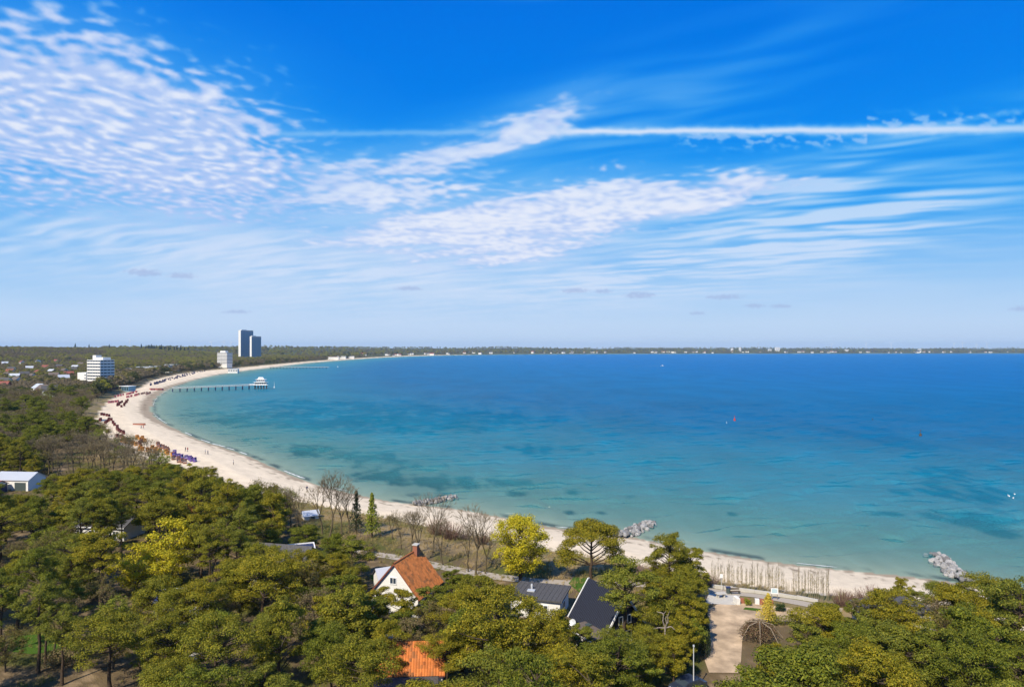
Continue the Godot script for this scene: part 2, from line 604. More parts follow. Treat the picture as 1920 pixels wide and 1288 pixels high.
func terrain() -> void:
	var ds := PackedFloat32Array()
	var d := 32.0
	while d < 15000.0:
		ds.push_back(d)
		d *= 1.0095 if d < 900.0 else 1.016
	var nv := ds.size()
	var nu := 400
	var v := PackedVector3Array()
	var c := PackedColorArray()
	var kind := PackedByteArray()
	v.resize(nu * nv)
	c.resize(nu * nv)
	kind.resize(nu * nv)
	for j in nv:
		var z := -ds[j]
		for i in nu:
			var t := -1.0 + 2.0 * i / (nu - 1)
			var x := t * ds[j]
			var s := sea_at(x, z)
			var g := sand_at(x, z)
			var k := j * nu + i
			var y := height_of(x, z, s, g)
			if s < -2.0 and ds[j] < 900.0 and g < 0.0:
				y += 0.12 * n_mid.get_noise_2d(x, z)
			v[k] = Vector3(x, y, z)
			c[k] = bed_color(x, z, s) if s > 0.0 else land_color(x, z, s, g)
			kind[k] = 2 if s > 0.3 else 1 if g > 0.0 else 0
	var n := grid_normals(v, nu, nv)
	var sheets := [Sheet.new(), Sheet.new(), Sheet.new()]
	for j in nv - 1:
		for i in nu - 1:
			var k := j * nu + i
			var sh: Sheet = sheets[kind[k]]
			var a := put_corner(sh, k, v, n, c)
			var b := put_corner(sh, k + 1, v, n, c)
			var e := put_corner(sh, k + nu, v, n, c)
			var f := put_corner(sh, k + nu + 1, v, n, c)
			# near row first; clockwise from above
			sh.ix.append_array(PackedInt32Array([a, e, b, b, e, f]))
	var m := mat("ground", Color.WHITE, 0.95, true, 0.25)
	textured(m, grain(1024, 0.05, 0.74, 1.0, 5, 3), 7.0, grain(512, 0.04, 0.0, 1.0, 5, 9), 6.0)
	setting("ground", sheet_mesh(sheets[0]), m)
	setting("beach", sheet_mesh(sheets[1]), m)
	setting("sea_bed", sheet_mesh(sheets[2]), m)


func sea() -> void:
	var ds := PackedFloat32Array()
	var d := 95.0
	while d < 15000.0:
		ds.push_back(d)
		d *= 1.0055 if d < 420.0 else 1.0085 if d < 1000.0 else 1.03
	var nv := ds.size()
	var nu := 520
	var v := PackedVector3Array()
	var c := PackedColorArray()
	var wet := PackedByteArray()
	v.resize(nu * nv)
	c.resize(nu * nv)
	wet.resize(nu * nv)
	var dirs := [Vector2(0.20, 0.98), Vector2(0.38, 0.92), Vector2(0.05, 1.0), Vector2(0.55, 0.83)]
	var lens_ := [7.5, 5.2, 11.0, 3.8]
	var tall := [0.26, 0.15, 0.26, 0.06]
	for j in nv:
		var z := -ds[j]
		var calm := 1.0 - smoothstep(350.0, 900.0, ds[j])
		for i in nu:
			var x := (-0.98 + 1.96 * i / (nu - 1)) * ds[j]
			var k := j * nu + i
			var s := sea_at(x, z)
			wet[k] = 1 if s > -1.5 else 0
			if s < -4.0:
				v[k] = Vector3(x, 0, z)
				continue
			var y := 0.0
			if calm > 0.0:
				var gust := 0.65 + 0.7 * n_big.get_noise_2d(x * 0.03, z * 0.03)
				var bend := n_big.get_noise_2d(x * 0.05 + 40.0, z * 0.05) * 3.0
				for w in 4:
					var ph: float = (dirs[w].x * x + dirs[w].y * z) * TAU / lens_[w] + bend * (1.0 + 0.3 * w)
					y += tall[w] * (sin(ph) + 0.35 * sin(2.0 * ph + 0.6))
				y *= calm * gust * smoothstep(-1.0, 14.0, s)
			v[k] = Vector3(x, y, z)
			var dep := depth_at(maxf(s, 0.0))
			var body := Color(0.06, 0.33, 0.37).lerp(Color(0.006, 0.285, 0.47), smoothstep(0.8, 2.8, dep)).lerp(Color(0.0, 0.185, 0.44), smoothstep(2.6, 5.0, dep)).lerp(Color(0.0, 0.165, 0.46), smoothstep(4.5, 10.0, dep))
			body *= 1.0 + 0.14 * n_big.get_noise_2d(x * 0.02, z * 0.008) + 0.06 * n_mid.get_noise_2d(x * 0.2, z * 0.15)
			body.a = clampf(0.03 + 0.60 * (1.0 - exp(-maxf(s, 0.0) / 16.0)) + 0.30 * smoothstep(2.0, 8.0, dep), 0.0, 0.95)
			c[k] = body
	var n := grid_normals(v, nu, nv)
	var sh := Sheet.new()
	for j in nv - 1:
		for i in nu - 1:
			var k := j * nu + i
			if wet[k] + wet[k + 1] + wet[k + nu] + wet[k + nu + 1] == 0:
				continue
			var a := put_corner(sh, k, v, n, c)
			var b := put_corner(sh, k + 1, v, n, c)
			var e := put_corner(sh, k + nu, v, n, c)
			var f := put_corner(sh, k + nu + 1, v, n, c)
			sh.ix.append_array(PackedInt32Array([a, e, b, b, e, f]))
	var m := mat("sea_water", Color.WHITE, 0.46, true, 0.20)
	m.transparency = BaseMaterial3D.TRANSPARENCY_ALPHA
	textured(m, grain(1024, 0.03, 0.86, 1.0, 5, 23), 26.0, grain(1024, 0.03, 0.0, 1.0, 5, 21), 60.0)
	setting("sea_water", sheet_mesh(sh), m)


# ---------------------------------------------------------------- plants
var plants := []          # every tree and bush, for the labels: {node, kind, look, px, py, d}


func leaf_cloud(m: MB, at: Vector3, r: Vector3, count: int, size: float, cols: Array, r_: RandomNumberGenerator, inner := 0.62, low := -0.55) -> void:
	for i in count:
		var y := r_.randf_range(low, 1.0)
		var a := r_.randf() * TAU
		var q := sqrt(maxf(0.0, 1.0 - y * y))
		var dir := Vector3(cos(a) * q, y, sin(a) * q)
		var p := at + dir * r * r_.randf_range(inner, 1.12)
		var nn := (dir + Vector3(r_.randf_range(-0.9, 0.9), r_.randf_range(-0.3, 1.0), r_.randf_range(-0.9, 0.9))).normalized()
		var u := nn.cross(Vector3(r_.randf_range(-1, 1), r_.randf_range(-1, 1), r_.randf_range(-1, 1))).normalized()
		var w := nn.cross(u)
		var s := size * r_.randf_range(0.55, 1.3)
		var col: Color = cols[r_.randi() % cols.size()]
		col = col * r_.randf_range(0.84, 1.16)
		col.a = 1.0
		var k := m.v.size()
		u *= s * 0.55
		w *= s * 0.27
		m.v.push_back(p - u); m.v.push_back(p - w + nn * s * 0.1); m.v.push_back(p + u); m.v.push_back(p + w + nn * s * 0.1)
		m.n.push_back(nn); m.n.push_back(nn); m.n.push_back(nn); m.n.push_back(nn)
		m.c.push_back(col); m.c.push_back(col); m.c.push_back(col); m.c.push_back(col)
		m.ix.push_back(k); m.ix.push_back(k + 2); m.ix.push_back(k + 1)
		m.ix.push_back(k); m.ix.push_back(k + 3); m.ix.push_back(k + 2)


func limb(m: MB, a: Vector3, b: Vector3, r0: float, r1: float, sag: float, col: Color, sides := 4) -> void:
	var mid := a.lerp(b, 0.5) + Vector3(0, sag, 0)
	m.tube(a, mid, r0, (r0 + r1) * 0.5, sides, col)
	m.tube(mid, b, (r0 + r1) * 0.5, r1, sides, col)


func trunk_line(m: MB, h: float, r: float, lean: Vector3, r_: RandomNumberGenerator, col: Color, sides := 7) -> Array:
	var pts := [Vector3(0, -0.4, 0)]
	for i in 6:
		var f := (i + 1) / 6.0
		pts.append(Vector3(r_.randf_range(-1, 1) * 0.02 * h, h * f, r_.randf_range(-1, 1) * 0.02 * h) + lean * f * f)
	for i in 6:
		m.tube(pts[i], pts[i + 1], lerpf(r, r * 0.3, i / 6.0) * (1.25 if i == 0 else 1.0), lerpf(r, r * 0.3, (i + 1) / 6.0), sides, col)
	return pts


func along(pts: Array, f: float) -> Vector3:
	var k := clampf(f, 0.0, 0.999) * (pts.size() - 1)
	return pts[int(k)].lerp(pts[int(k) + 1], k - int(k))


const PINE_GREENS := [Color(0.180, 0.182, 0.014), Color(0.240, 0.225, 0.016), Color(0.115, 0.130, 0.014), Color(0.285, 0.250, 0.024)]
const BARK := Color(0.125, 0.088, 0.062)
const WOOD := Color(0.155, 0.120, 0.088)


# a wide pine: flat flocks of needles on crooked limbs
func pine(seed_: int, h: float, r: float, base: float, n: int, each: int, greens := PINE_GREENS, size := 0.215) -> Array:
	var r_ := RandomNumberGenerator.new()
	r_.seed = seed_
	var t := MB.new()
	var m := MB.new()
	var pts := trunk_line(t, h * 0.92, 0.21 + 0.006 * h, Vector3(r_.randf_range(-1, 1), 0, r_.randf_range(-1, 1)) * 0.7, r_, BARK)
	var lop := r_.randf() * TAU
	for i in n:
		var f := pow(r_.randf(), 0.85)
		if i < 5: f = 0.86 + 0.03 * i
		var prof := sqrt(maxf(0.02, 1.0 - pow((f - 0.36) / 0.66, 2.0))) if f > 0.36 else 0.62 + 0.38 * f / 0.36
		var a := i * 2.399 + r_.randf_range(-0.5, 0.5)
		var rad := r * prof * pow(r_.randf(), 0.42) * (1.0 + 0.34 * cos(a - lop))
		var y := h * lerpf(base, 0.965, f) + 0.06 * h * cos(a * 2.0 + lop)
		var core := along(pts, y / h * 0.98)
		var p := Vector3(core.x + cos(a) * rad, y, core.z + sin(a) * rad)
		var cr := r_.randf_range(0.15, 0.28) * r
		limb(t, along(pts, (y - rad * 0.25 - 0.3) / h), p - Vector3(0, cr * 0.25, 0), 0.045 + 0.014 * rad, 0.02, r_.randf_range(-0.25, 0.2), WOOD)
		var own := []
		var tone := r_.randf_range(0.82, 1.18)
		for gcol in greens: own.append(gcol * tone)
		leaf_cloud(m, p, Vector3(cr, cr * r_.randf_range(0.5, 0.68), cr), int(each * cr * cr / (0.0462 * r * r)), size, own, r_, 0.40)
		# short side sprays
		for s in 2:
			var o := Vector3(r_.randf_range(-1, 1), r_.randf_range(-0.25, 0.4), r_.randf_range(-1, 1)) * cr
			leaf_cloud(m, p + o, Vector3(cr, cr * 0.6, cr) * 0.5, each / 4, size, own, r_)
	return [t.mesh(), m.mesh()]


# a spruce or columnar conifer
func spire(seed_: int, h: float, r: float, cols: Array, count: int, size: float) -> Array:
	var r_ := RandomNumberGenerator.new()
	r_.seed = seed_
	var t := MB.new()
	var m := MB.new()
	t.tube(Vector3(0, -0.3, 0), Vector3(0, h * 0.96, 0), 0.02 * h, 0.01, 6, BARK)
	for i in 42:
		var f := (i + r_.randf()) / 42.0
		var a := i * 2.399
		var rad := r * (1.0 - f) * r_.randf_range(0.55, 1.0) + 0.05
		var p := Vector3(cos(a) * rad * 0.6, h * (0.10 + 0.88 * f), sin(a) * rad * 0.6)
		leaf_cloud(m, p, Vector3(rad * 0.6 + 0.12, 0.035 * h + rad * 0.2, rad * 0.6 + 0.12), count / 42, size, cols, r_, 0.4)
	return [t.mesh(), m.mesh()]


func grow(t: MB, m: MB, p: Vector3, dir: Vector3, length: float, rad: float, level: int, r_: RandomNumberGenerator, col: Color, spread: float, buds: Array, bud_n: int, bud_s: float) -> void:
	var mid := p + (dir + Vector3(r_.randf_range(-0.14, 0.14), 0, r_.randf_range(-0.14, 0.14))) * length * 0.5
	var end := mid + (dir + Vector3(r_.randf_range(-0.2, 0.2), 0.08, r_.randf_range(-0.2, 0.2))).normalized() * length * 0.5
	var sides := 6 if level == 0 else 4 if level < 3 else 3
	t.tube(p, mid, rad, rad * 0.82, sides, col)
	t.tube(mid, end, rad * 0.82, rad * 0.6, sides, col)
	if level >= 4:
		if bud_n > 0:
			leaf_cloud(m, end, Vector3.ONE * length * 0.75, bud_n, bud_s, buds, r_, 0.1, -1.0)
		else:
			for i in 5:
				var e := end + (dir + Vector3(r_.randf_range(-1, 1), r_.randf_range(-0.3, 0.7), r_.randf_range(-1, 1)) * 0.8).normalized() * length * 0.75
				m.tube(end, e, maxf(rad * 0.6, 0.016), 0.01, 3, col)
		return
	var kids := 4 if level == 0 else 3
	for i in kids:
		var a := TAU * (i + r_.randf_range(-0.25, 0.25)) / kids + level * 1.3
		var side := dir.cross(Vector3(0.2, 0.4, 0.9)).normalized()
		side = side.rotated(dir, a)
		var lean := spread * r_.randf_range(0.6, 1.25)
		var nd := (dir + side * lean + Vector3(0, 0.12, 0)).normalized()
		var from := end if i < 2 else mid.lerp(end, r_.randf_range(0.2, 0.9))
		grow(t, m, from, nd, length * r_.randf_range(0.58, 0.78), rad * r_.randf_range(0.48, 0.62), level + 1, r_, col, spread, buds, bud_n, bud_s)


# a bare or just budding broadleaf tree
func bare(seed_: int, h: float, spread: float, col: Color, buds: Array, bud_n: int, bud_s := 0.2) -> Array:
	var r_ := RandomNumberGenerator.new()
	r_.seed = seed_
	var t := MB.new()
	var m := MB.new()
	t.tube(Vector3(0, -0.3, 0), Vector3(0, 0.15, 0), 0.026 * h, 0.021 * h, 6, col)
	grow(t, m, Vector3.ZERO, Vector3(r_.randf_range(-0.1, 0.1), 1, r_.randf_range(-0.1, 0.1)).normalized(), h * 0.36, 0.019 * h, 0, r_, col, spread, buds, bud_n, bud_s)
	return [t.mesh(), m.mesh()]


# a tree in full young leaf
func leafy(seed_: int, h: float, r: float, cols: Array, n: int, each: int, size := 0.3, stems := 1) -> Array:
	var r_ := RandomNumberGenerator.new()
	r_.seed = seed_
	var t := MB.new()
	var m := MB.new()
	for s in stems:
		var lean := Vector3(r_.randf_range(-1, 1), 0, r_.randf_range(-1, 1)) * r * 0.25 * (1.0 if stems > 1 else 0.3)
		var pts := trunk_line(t, h * 0.85, 0.017 * h, lean, r_, WOOD, 6)
		for i in n / stems:
			var f := r_.randf()
			var a := i * 2.399 + s
			var prof := sqrt(maxf(0.03, 1.0 - pow((f - 0.45) / 0.57, 2.0)))
			var rad := r * prof * pow(r_.randf(), 0.45)
			var y := h * lerpf(0.24, 0.95, f)
			var core := along(pts, y / h)
			var p := Vector3(core.x + cos(a) * rad, y, core.z + sin(a) * rad)
			limb(t, along(pts, (y - rad * 0.6) / h), p, 0.03 + 0.010 * rad, 0.012, 0.15, WOOD, 3)
			var cr := r * r_.randf_range(0.17, 0.29)
			leaf_cloud(m, p, Vector3(cr, cr * 0.85, cr), each, size, cols, r_, 0.15, -0.9)
	return [t.mesh(), m.mesh()]


func bush(seed_: int, h: float, r: float, cols: Array, n: int, each: int, size: float) -> Array:
	var r_ := RandomNumberGenerator.new()
	r_.seed = seed_
	var t := MB.new()
	var m := MB.new()
	for i in n:
		var a := i * 2.399
		var rad := r * sqrt(r_.randf()) * 0.8
		var y := h * r_.randf_range(0.25, 0.75) * (1.0 - 0.4 * rad / r)
		var p := Vector3(cos(a) * rad, y, sin(a) * rad)
		t.tube(Vector3(cos(a), 0, sin(a)) * 0.15 - Vector3(0, 0.2, 0), p, 0.035, 0.012, 3, WOOD)
		leaf_cloud(m, p, Vector3(r * 0.4, h * 0.3, r * 0.4), each, size, cols, r_, 0.2, -0.8)
	return [t.mesh(), m.mesh()]


# many bare rods rising from the ground
func rods(seed_: int, h: float, r: float, n: int, col: Color, twigs: int) -> Array:
	var r_ := RandomNumberGenerator.new()
	r_.seed = seed_
	var t := MB.new()
	var m := MB.new()
	for i in n:
		var a := r_.randf() * TAU
		var q := sqrt(r_.randf())
		var foot := Vector3(cos(a), 0, sin(a)) * r * 0.3 * q
		var top := Vector3(cos(a), 0, sin(a)) * r * q + Vector3(r_.randf_range(-0.3, 0.3), h * r_.randf_range(0.6, 1.0) * (1.0 - 0.25 * q), r_.randf_range(-0.3, 0.3))
		t.tube(foot - Vector3(0, 0.2, 0), top, 0.03, 0.008, 3, col)
		for k in twigs:
			var f := r_.randf_range(0.3, 1.0)
			var s := foot.lerp(top, f)
			m.tube(s, s + Vector3(r_.randf_range(-0.5, 0.5), r_.randf_range(0.2, 0.8), r_.randf_range(-0.5, 0.5)) * h * 0.16, 0.012, 0.005, 3, col)
	return [t.mesh(), m.mesh()]


var stock := {}           # kind -> list of [trunk mesh, crown mesh, height, radius]
var foliage := []
var bark: StandardMaterial3D
var twig: StandardMaterial3D


func leaf_mat(key: String, tint: Color) -> StandardMaterial3D:
	var m := mat(key, tint, 0.72, true, 0.35)
	m.backlight_enabled = true
	m.backlight = Color(0.80, 0.80, 0.70)
	return m


const YELLOWS := [Color(0.55, 0.45, 0.015), Color(0.46, 0.41, 0.018), Color(0.60, 0.50, 0.04), Color(0.36, 0.35, 0.02)]
const LIMES := [Color(0.22, 0.25, 0.025), Color(0.28, 0.29, 0.03), Color(0.17, 0.21, 0.02)]
const OLIVES := [Color(0.16, 0.15, 0.04), Color(0.20, 0.17, 0.05), Color(0.12, 0.12, 0.03), Color(0.22, 0.16, 0.06)]
const DRIES := [Color(0.21, 0.155, 0.075), Color(0.26, 0.20, 0.10), Color(0.15, 0.12, 0.06), Color(0.17, 0.16, 0.05)]
const BUDS := [Color(0.20, 0.145, 0.085), Color(0.17, 0.13, 0.07), Color(0.20, 0.17, 0.07)]


func make_stock() -> void:
	foliage = [leaf_mat("needles", Color.WHITE), leaf_mat("needles_yellowish", lin(1.2, 1.1, 0.9)), leaf_mat("needles_greyish", lin(0.86, 0.95, 1.35)), leaf_mat("needles_deep", lin(0.72, 0.84, 0.9))]
	bark = mat("bark", Color.WHITE, 0.95, true, 0.2)
	textured(bark, grain(256, 0.03, 0.55, 1.0, 4, 31, Vector2(1.0, 0.25)), 1.6)
	bark.uv1_world_triplanar = false
	twig = mat("twigs", Color.WHITE, 0.9, true, 0.2)
	var shapes := [[11.0, 4.6, 0.42], [12.5, 4.2, 0.45], [10.0, 5.0, 0.38], [13.0, 5.2, 0.48], [11.5, 3.9, 0.35], [9.0, 4.0, 0.32], [12.0, 5.6, 0.50], [10.5, 4.4, 0.40], [13.5, 4.8, 0.52], [8.0, 3.5, 0.25]]
	stock.pine = []
	for i in shapes.size():
		var s: Array = shapes[i]
		stock.pine.append(pine(100 + i, s[0], s[1], s[2], [66, 42, 54, 60, 36][i % 5], [230, 260, 240, 220, 270][i % 5]) + [s[0], s[1]])
	stock.tall_pine = []
	for i in 4:
		stock.tall_pine.append(pine(140 + i, 14.0 + i, 3.7 + 0.3 * i, 0.58, 44, 210) + [14.0 + i, 3.7 + 0.3 * i])
	stock.bare = []
	for i in 6:
		stock.bare.append(bare(200 + i, 10.0, 0.42 + 0.05 * (i % 3), Color(0.205, 0.165, 0.105), BUDS, 0) + [9.5, 3.4])
	stock.budding = []
	for i in 5:
		stock.budding.append(bare(220 + i, 9.0, 0.5, Color(0.15, 0.115, 0.085), [BUDS, OLIVES, DRIES, BUDS, LIMES][i], 16, 0.22) + [8.6, 3.3])
	stock.leafy = []
	for i in 5:
		stock.leafy.append(leafy(240 + i, 9.0, 3.6, [OLIVES, LIMES, OLIVES, LIMES, DRIES][i], 48, 130, 0.23) + [9.0, 3.6])
	stock.bush = []
	for i in 6:
		stock.bush.append(bush(260 + i, 2.2, 1.7, [DRIES, OLIVES, PINE_GREENS, DRIES, LIMES, BUDS][i], 16, 60, 0.24) + [2.2, 1.7])


func plant(kind: String, shape: Array, at: Vector3, scale_: float, turn: float, look: String, category: String, leaves: Material, crown := "crown", wide := 1.0) -> Node3D:
	var o := Node3D.new()
	o.name = numbered(kind)
	add_child(o)
	o.position = at
	o.rotation.y = turn
	o.scale = Vector3(scale_ * wide, scale_, scale_ * wide)
	part("trunk" if category == "tree" else "stems", shape[0], bark, o)
	if shape[1].get_surface_count() and shape[1].surface_get_array_len(0):
		var c := part(crown, shape[1], leaves, o)
		if crown == "twigs": c.set_meta("kind", "stuff")
	o.set_meta("category", category)
	var d := -at.z
	var mid: float = at.y + shape[2] * scale_ * 0.65
	plants.append({"node": o, "kind": kind, "look": look, "px": 960.0 + at.x / d * LENS, "py": HORIZON + (EYE - mid) / d * LENS, "d": d})
	return o


# what must stay in view: left, top, right, bottom in the photograph and its distance
const OPEN_VIEWS := [
	[718, 1042, 812, 1096, 101.0], [748, 1216, 800, 1290, 74.0], [966, 1092, 1058, 1117, 98.0], [1082, 1092, 1188, 1172, 90.0], [1326, 1108, 1500, 1166, 119.0], [1330, 1160, 1392, 1246, 92.0],
	[1420, 1120, 1462, 1165, 100.0], [1392, 1164, 1458, 1206, 93.0], [0, 886, 54, 928, 185.0], [546, 1016, 578, 1030, 120.0], [566, 956, 598, 974, 158.0], [920, 970, 1030, 1082, 116.0],
	[1042, 972, 1166, 1080, 116.0], [1240, 1150, 1256, 1186, 85.0], [222, 990, 340, 1088, 122.0], [66, 820, 118, 890, 190.0], [1085, 1070, 1105, 1100, 112.0], [690, 1066, 722, 1090, 108.0], [1298, 1208, 1312, 1288, 78.0], [1282, 1262, 1300, 1288, 72.0],
	[1262, 1262, 1330, 1288, 71.0], [0, 1222, 70, 1288, 76.0], [236, 1010, 345, 1116, 110.0],
]
const TREE_TOPS := [
	[-400, 830], [0, 812], [70, 815], [95, 880], [200, 880], [300, 868], [400, 872], [430, 908], [520, 905], [560, 945], [620, 1005], [700, 1010], [720, 1030], [830, 1062], [900, 1068], [930, 1080], [1060, 1092], [1080, 1100], [1180, 1100], [1200, 1062],
	[1290, 1050], [1335, 1090], [1345, 1200], [1380, 1205], [1470, 1170], [1500, 1140], [1600, 1118], [1650, 1085], [1700, 1066], [1770, 1092], [1840, 1062], [1920, 1056], [2500, 1056],
]


func ladder(t: Array, x: float) -> float:
	for i in t.size() - 1:
		if x < t[i + 1][0]:
			return lerpf(t[i][1], t[i + 1][1], clampf((x - t[i][0]) / float(t[i + 1][0] - t[i][0]), 0.0, 1.0))
	return t[t.size() - 1][1]


func fits(x: float, z: float, gy: float, h: float, r: float) -> bool:
	var d := -z
	var px := 960.0 + x / d * LENS
	var rp := r / d * LENS
	var top := HORIZON + (EYE - gy - h) / d * LENS
	var low := HORIZON + (EYE - gy - 0.3 * h) / d * LENS
	for k in [-0.7, 0.0, 0.7]:
		if top < ladder(TREE_TOPS, px + rp * k) - (0.0 if k == 0.0 else 5.0):
			return false
	for q in OPEN_VIEWS:
		if d < q[4] + 3.0 and px + rp * 0.85 > q[0] and px - rp * 0.85 < q[2] and low > q[1] and top < q[3]:
			return false
	return true


var stand := {}           # occupied ground, in cells of 4 m


func room(x: float, z: float, r: float) -> bool:
	var cx := int(floor(x / 4.0))
	var cz := int(floor(z / 4.0))
	for i in range(cx - 3, cx + 4):
		for j in range(cz - 3, cz + 4):
			for q in stand.get(Vector2i(i, j), []):
				var need: float = (r + q.z) * 0.72
				if (q.x - x) * (q.x - x) + (q.y - z) * (q.y - z) < need * need:
					return false
	return true


func occupy(x: float, z: float, r: float) -> void:
	var k := Vector2i(int(floor(x / 4.0)), int(floor(z / 4.0)))
	if not stand.has(k): stand[k] = []
	stand[k].append(Vector3(x, z, r))


# trees that stand out: photo column, foot row, top row, kind, variant, look
func single_tree(px: float, foot: float, top: float, kind: String, called: String, v: int, look: String, leaves: Material, wide := 1.0) -> Node3D:
	var at := gp(px, foot)
	at.y = ground_y(at.x, at.z)
	var h := (foot - top) / LENS * -at.z
	var s: Array = stock[kind][v % stock[kind].size()]
	occupy(at.x, at.z, s[3] * h / s[2] * wide * 0.8)
	return plant(called, s, at, h / s[2], rng.randf() * TAU, look, "tree", leaves, "twigs" if kind == "bare" else "crown", wide)


func own_label(o: Node3D, label: String) -> void:
	o.set_meta("label", label)


func woods() -> void:
	make_stock()
	var leaf := leaf_mat("young_leaves", Color.WHITE)
	# --- trees one can pick out in the photograph
	stock.yellow = [leafy(300, 10.0, 3.9, YELLOWS, 130, 190, 0.22, 2) + [10.0, 4.1]]
	own_label(single_tree(975, 1092, 965, "yellow", "yellow_leafed_tree", 0, "", leaf), "tall bright yellow green tree standing between beach and bungalow")
	stock.lone = [lone_pine() + [10.6, 5.4]]
	var lp := single_tree(1108, 1086, 969, "lone", "pine_tree", 0, "", foliage[1])
	lp.rotation.y = 0.0
	own_label(lp, "lone umbrella shaped pine with curved limbs right of the yellow tree")
	own_label(single_tree(1169, 1236, 1056, "tall_pine", "pine_tree", 0, "", foliage[2], 1.25), "greyish pine with straight bare trunk in front of the black house")
	own_label(single_tree(1253, 1130, 1004, "pine", "pine_tree", 0, "", foliage[0], 0.72), "upright pine reaching above the others right of the black house")
	own_label(single_tree(1300, 1125, 1034, "pine", "pine_tree", 9, "", foliage[0]), "small pine at the edge of the paved terrace")
	stock.spruce = [spire(310, 8.0, 1.6, [Color(0.035, 0.05, 0.02), Color(0.05, 0.06, 0.025)], 1400, 0.3) + [8.0, 1.6], spire(311, 8.5, 1.9, LIMES, 2200, 0.3) + [8.5, 1.9]]
	own_label(single_tree(668, 1000, 920, "spruce", "spruce_tree", 0, "", foliage[3]), "thin dark spruce among bare trees by the beach")
	own_label(single_tree(697, 1008, 924, "spruce", "spruce_tree", 1, "", leaf, 1.15), "yellow green narrow conifer right of the thin dark spruce")
	for q in [[618, 1006, 893, 0], [604, 1002, 905, 1], [640, 1004, 915, 2], [655, 1000, 925, 3], [785, 1056, 955, 4], [812, 1036, 936, 5], [770, 1040, 958, 2], [892, 1078, 953, 1], [752, 1030, 962, 3], [878, 1072, 985, 0], [545, 1000, 915, 4], [555, 1004, 930, 0], [528, 995, 918, 2],
			[90, 892, 815, 3], [128, 884, 838, 0], [150, 880, 835, 1], [178, 876, 830, 5], [205, 872, 828, 2], [62, 880, 820, 4], [830, 1060, 975, 0], [910, 1076, 990, 2], [165, 862, 815, 2], [190, 855, 812, 4], [230, 866, 832, 5]]:
		single_tree(q[0], q[1], q[2], "bare", "bare_tree", q[3], "leafless tree", twig, 0.9)
	for q in [[535, 990, 915, 4], [512, 986, 912, 1], [735, 1012, 968, 2], [470, 975, 905, 1], [495, 990, 930, 0]]:
		single_tree(q[0], q[1], q[2], "budding", "budding_tree", q[3], "budding tree", leaf)
	stock.forsythia = [leafy(320, 6.0, 2.8, YELLOWS, 54, 150, 0.2, 3) + [6.0, 2.8]]
	own_label(single_tree(318, 1090, 974, "forsythia", "yellow_blossom_tree", 0, "", leaf, 0.95), "tallest bright yellow blossoming tree among the pines on the left")
	own_label(single_tree(256, 1112, 1022, "forsythia", "yellow_blossom_tree", 0, "", leaf, 1.1), "lower yellow blossoming tree left of the tallest yellow one")
	own_label(single_tree(300, 1116, 1034, "forsythia", "yellow_blossom_tree", 0, "", leaf, 1.1), "rounded yellow blossoming tree in front of the tallest yellow one")
	own_label(single_tree(262, 1262, 1196, "leafy", "lime_green_tree", 3, "", leaf, 0.9), "bright lime green young tree near the lower left corner")
	var rusty := leaf_mat("rusty_leaves", lin(1.5, 0.85, 0.5))
	own_label(single_tree(362, 985, 925, "leafy", "orange_leafed_tree", 0, "", rusty), "orange brown tree rising among green pines below the beach chairs")
	for q in [[300, 1216, 1088, 0], [372, 1224, 1092, 3], [335, 1236, 1110, 6], [500, 1126, 1024, 2], [566, 1132, 1034, 7], [528, 1146, 1060, 5], [714, 1306, 1172, 1], [838, 1312, 1186, 3], [1236, 1180, 1074, 7], [1262, 1198, 1084, 0], [1296, 1186, 1092, 4], [1234, 1240, 1132, 2], [1288, 1252, 1160, 9], [1214, 1286, 1182, 6], [1262, 1290, 1196, 5], [1308, 1216, 1130, 9]]:
		single_tree(q[0], q[1], q[2], "pine", "pine_tree", q[3], ["green pine", "yellowish green pine"][q[3] % 2], foliage[q[3] % 2], 0.95)
	for q in [[172, 1046, 922, 0], [205, 1052, 930, 1], [226, 1040, 935, 2], [150, 1066, 940, 3], [186, 1060, 938, 2], [70, 1262, 1090, 1], [84, 1246, 1100, 3], [30, 1180, 1040, 0], [392, 1120, 990, 2]]:
		single_tree(q[0], q[1], q[2], "tall_pine", "pine_tree", q[3], "tall thin pine", foliage[(q[3] * 2) % 4], 0.95)
	# --- some young broadleaf trees stand among the pines
	scatter_broadleaf(leaf, 42, 4000)
	# --- the pine wood of the foreground
	var tries := 0
	var made := 0
	while tries < 20000 and made < 290:
		tries += 1
		var d := sqrt(rng.randf_range(57.0 * 57.0, 128.0 * 128.0)) if tries < 13000 else sqrt(rng.randf_range(120.0 * 120.0, 235.0 * 235.0))
		if tries == 13000: print("near pines ", made)
		var t := rng.randf_range(-0.86, 0.86)
		var x := t * d
		var z := -d
		var g := sand_at(x, z)
		if g > -7.0: continue
		var left := 960.0 + t * LENS < 480.0
		var s: Array
		var kind := "pine"
		if left and rng.randf() < 0.22: kind = "tall_pine"
		s = stock[kind][rng.randi() % stock[kind].size()]
		var sc := rng.randf_range(0.68, 1.12) * (0.8 if tries > 6000 and tries < 13000 else 1.0)
		if d > 150.0: sc *= 0.82
		if g > -18.0: sc *= 0.7
		var gy := ground_y(x, z)
		if left and d < 125.0 and n_big.get_noise_2d(x * 0.03, z * 0.03) > (-0.12 if t < -0.52 else 0.12): continue
		if not fits(x, z, gy, s[2] * sc, s[3] * sc) or not room(x, z, s[3] * sc): continue
		occupy(x, z, s[3] * sc)
		made += 1
		plant("pine_tree", s, Vector3(x, gy, z), sc, rng.randf() * TAU, ["green pine", "yellowish green pine", "greyish green pine", "dark green pine"][made % 4] if kind == "pine" else "tall thin pine", "tree", foliage[made % 4], "crown", rng.randf_range(0.84, 1.2))
	print("pines ", made, " tries ", tries)
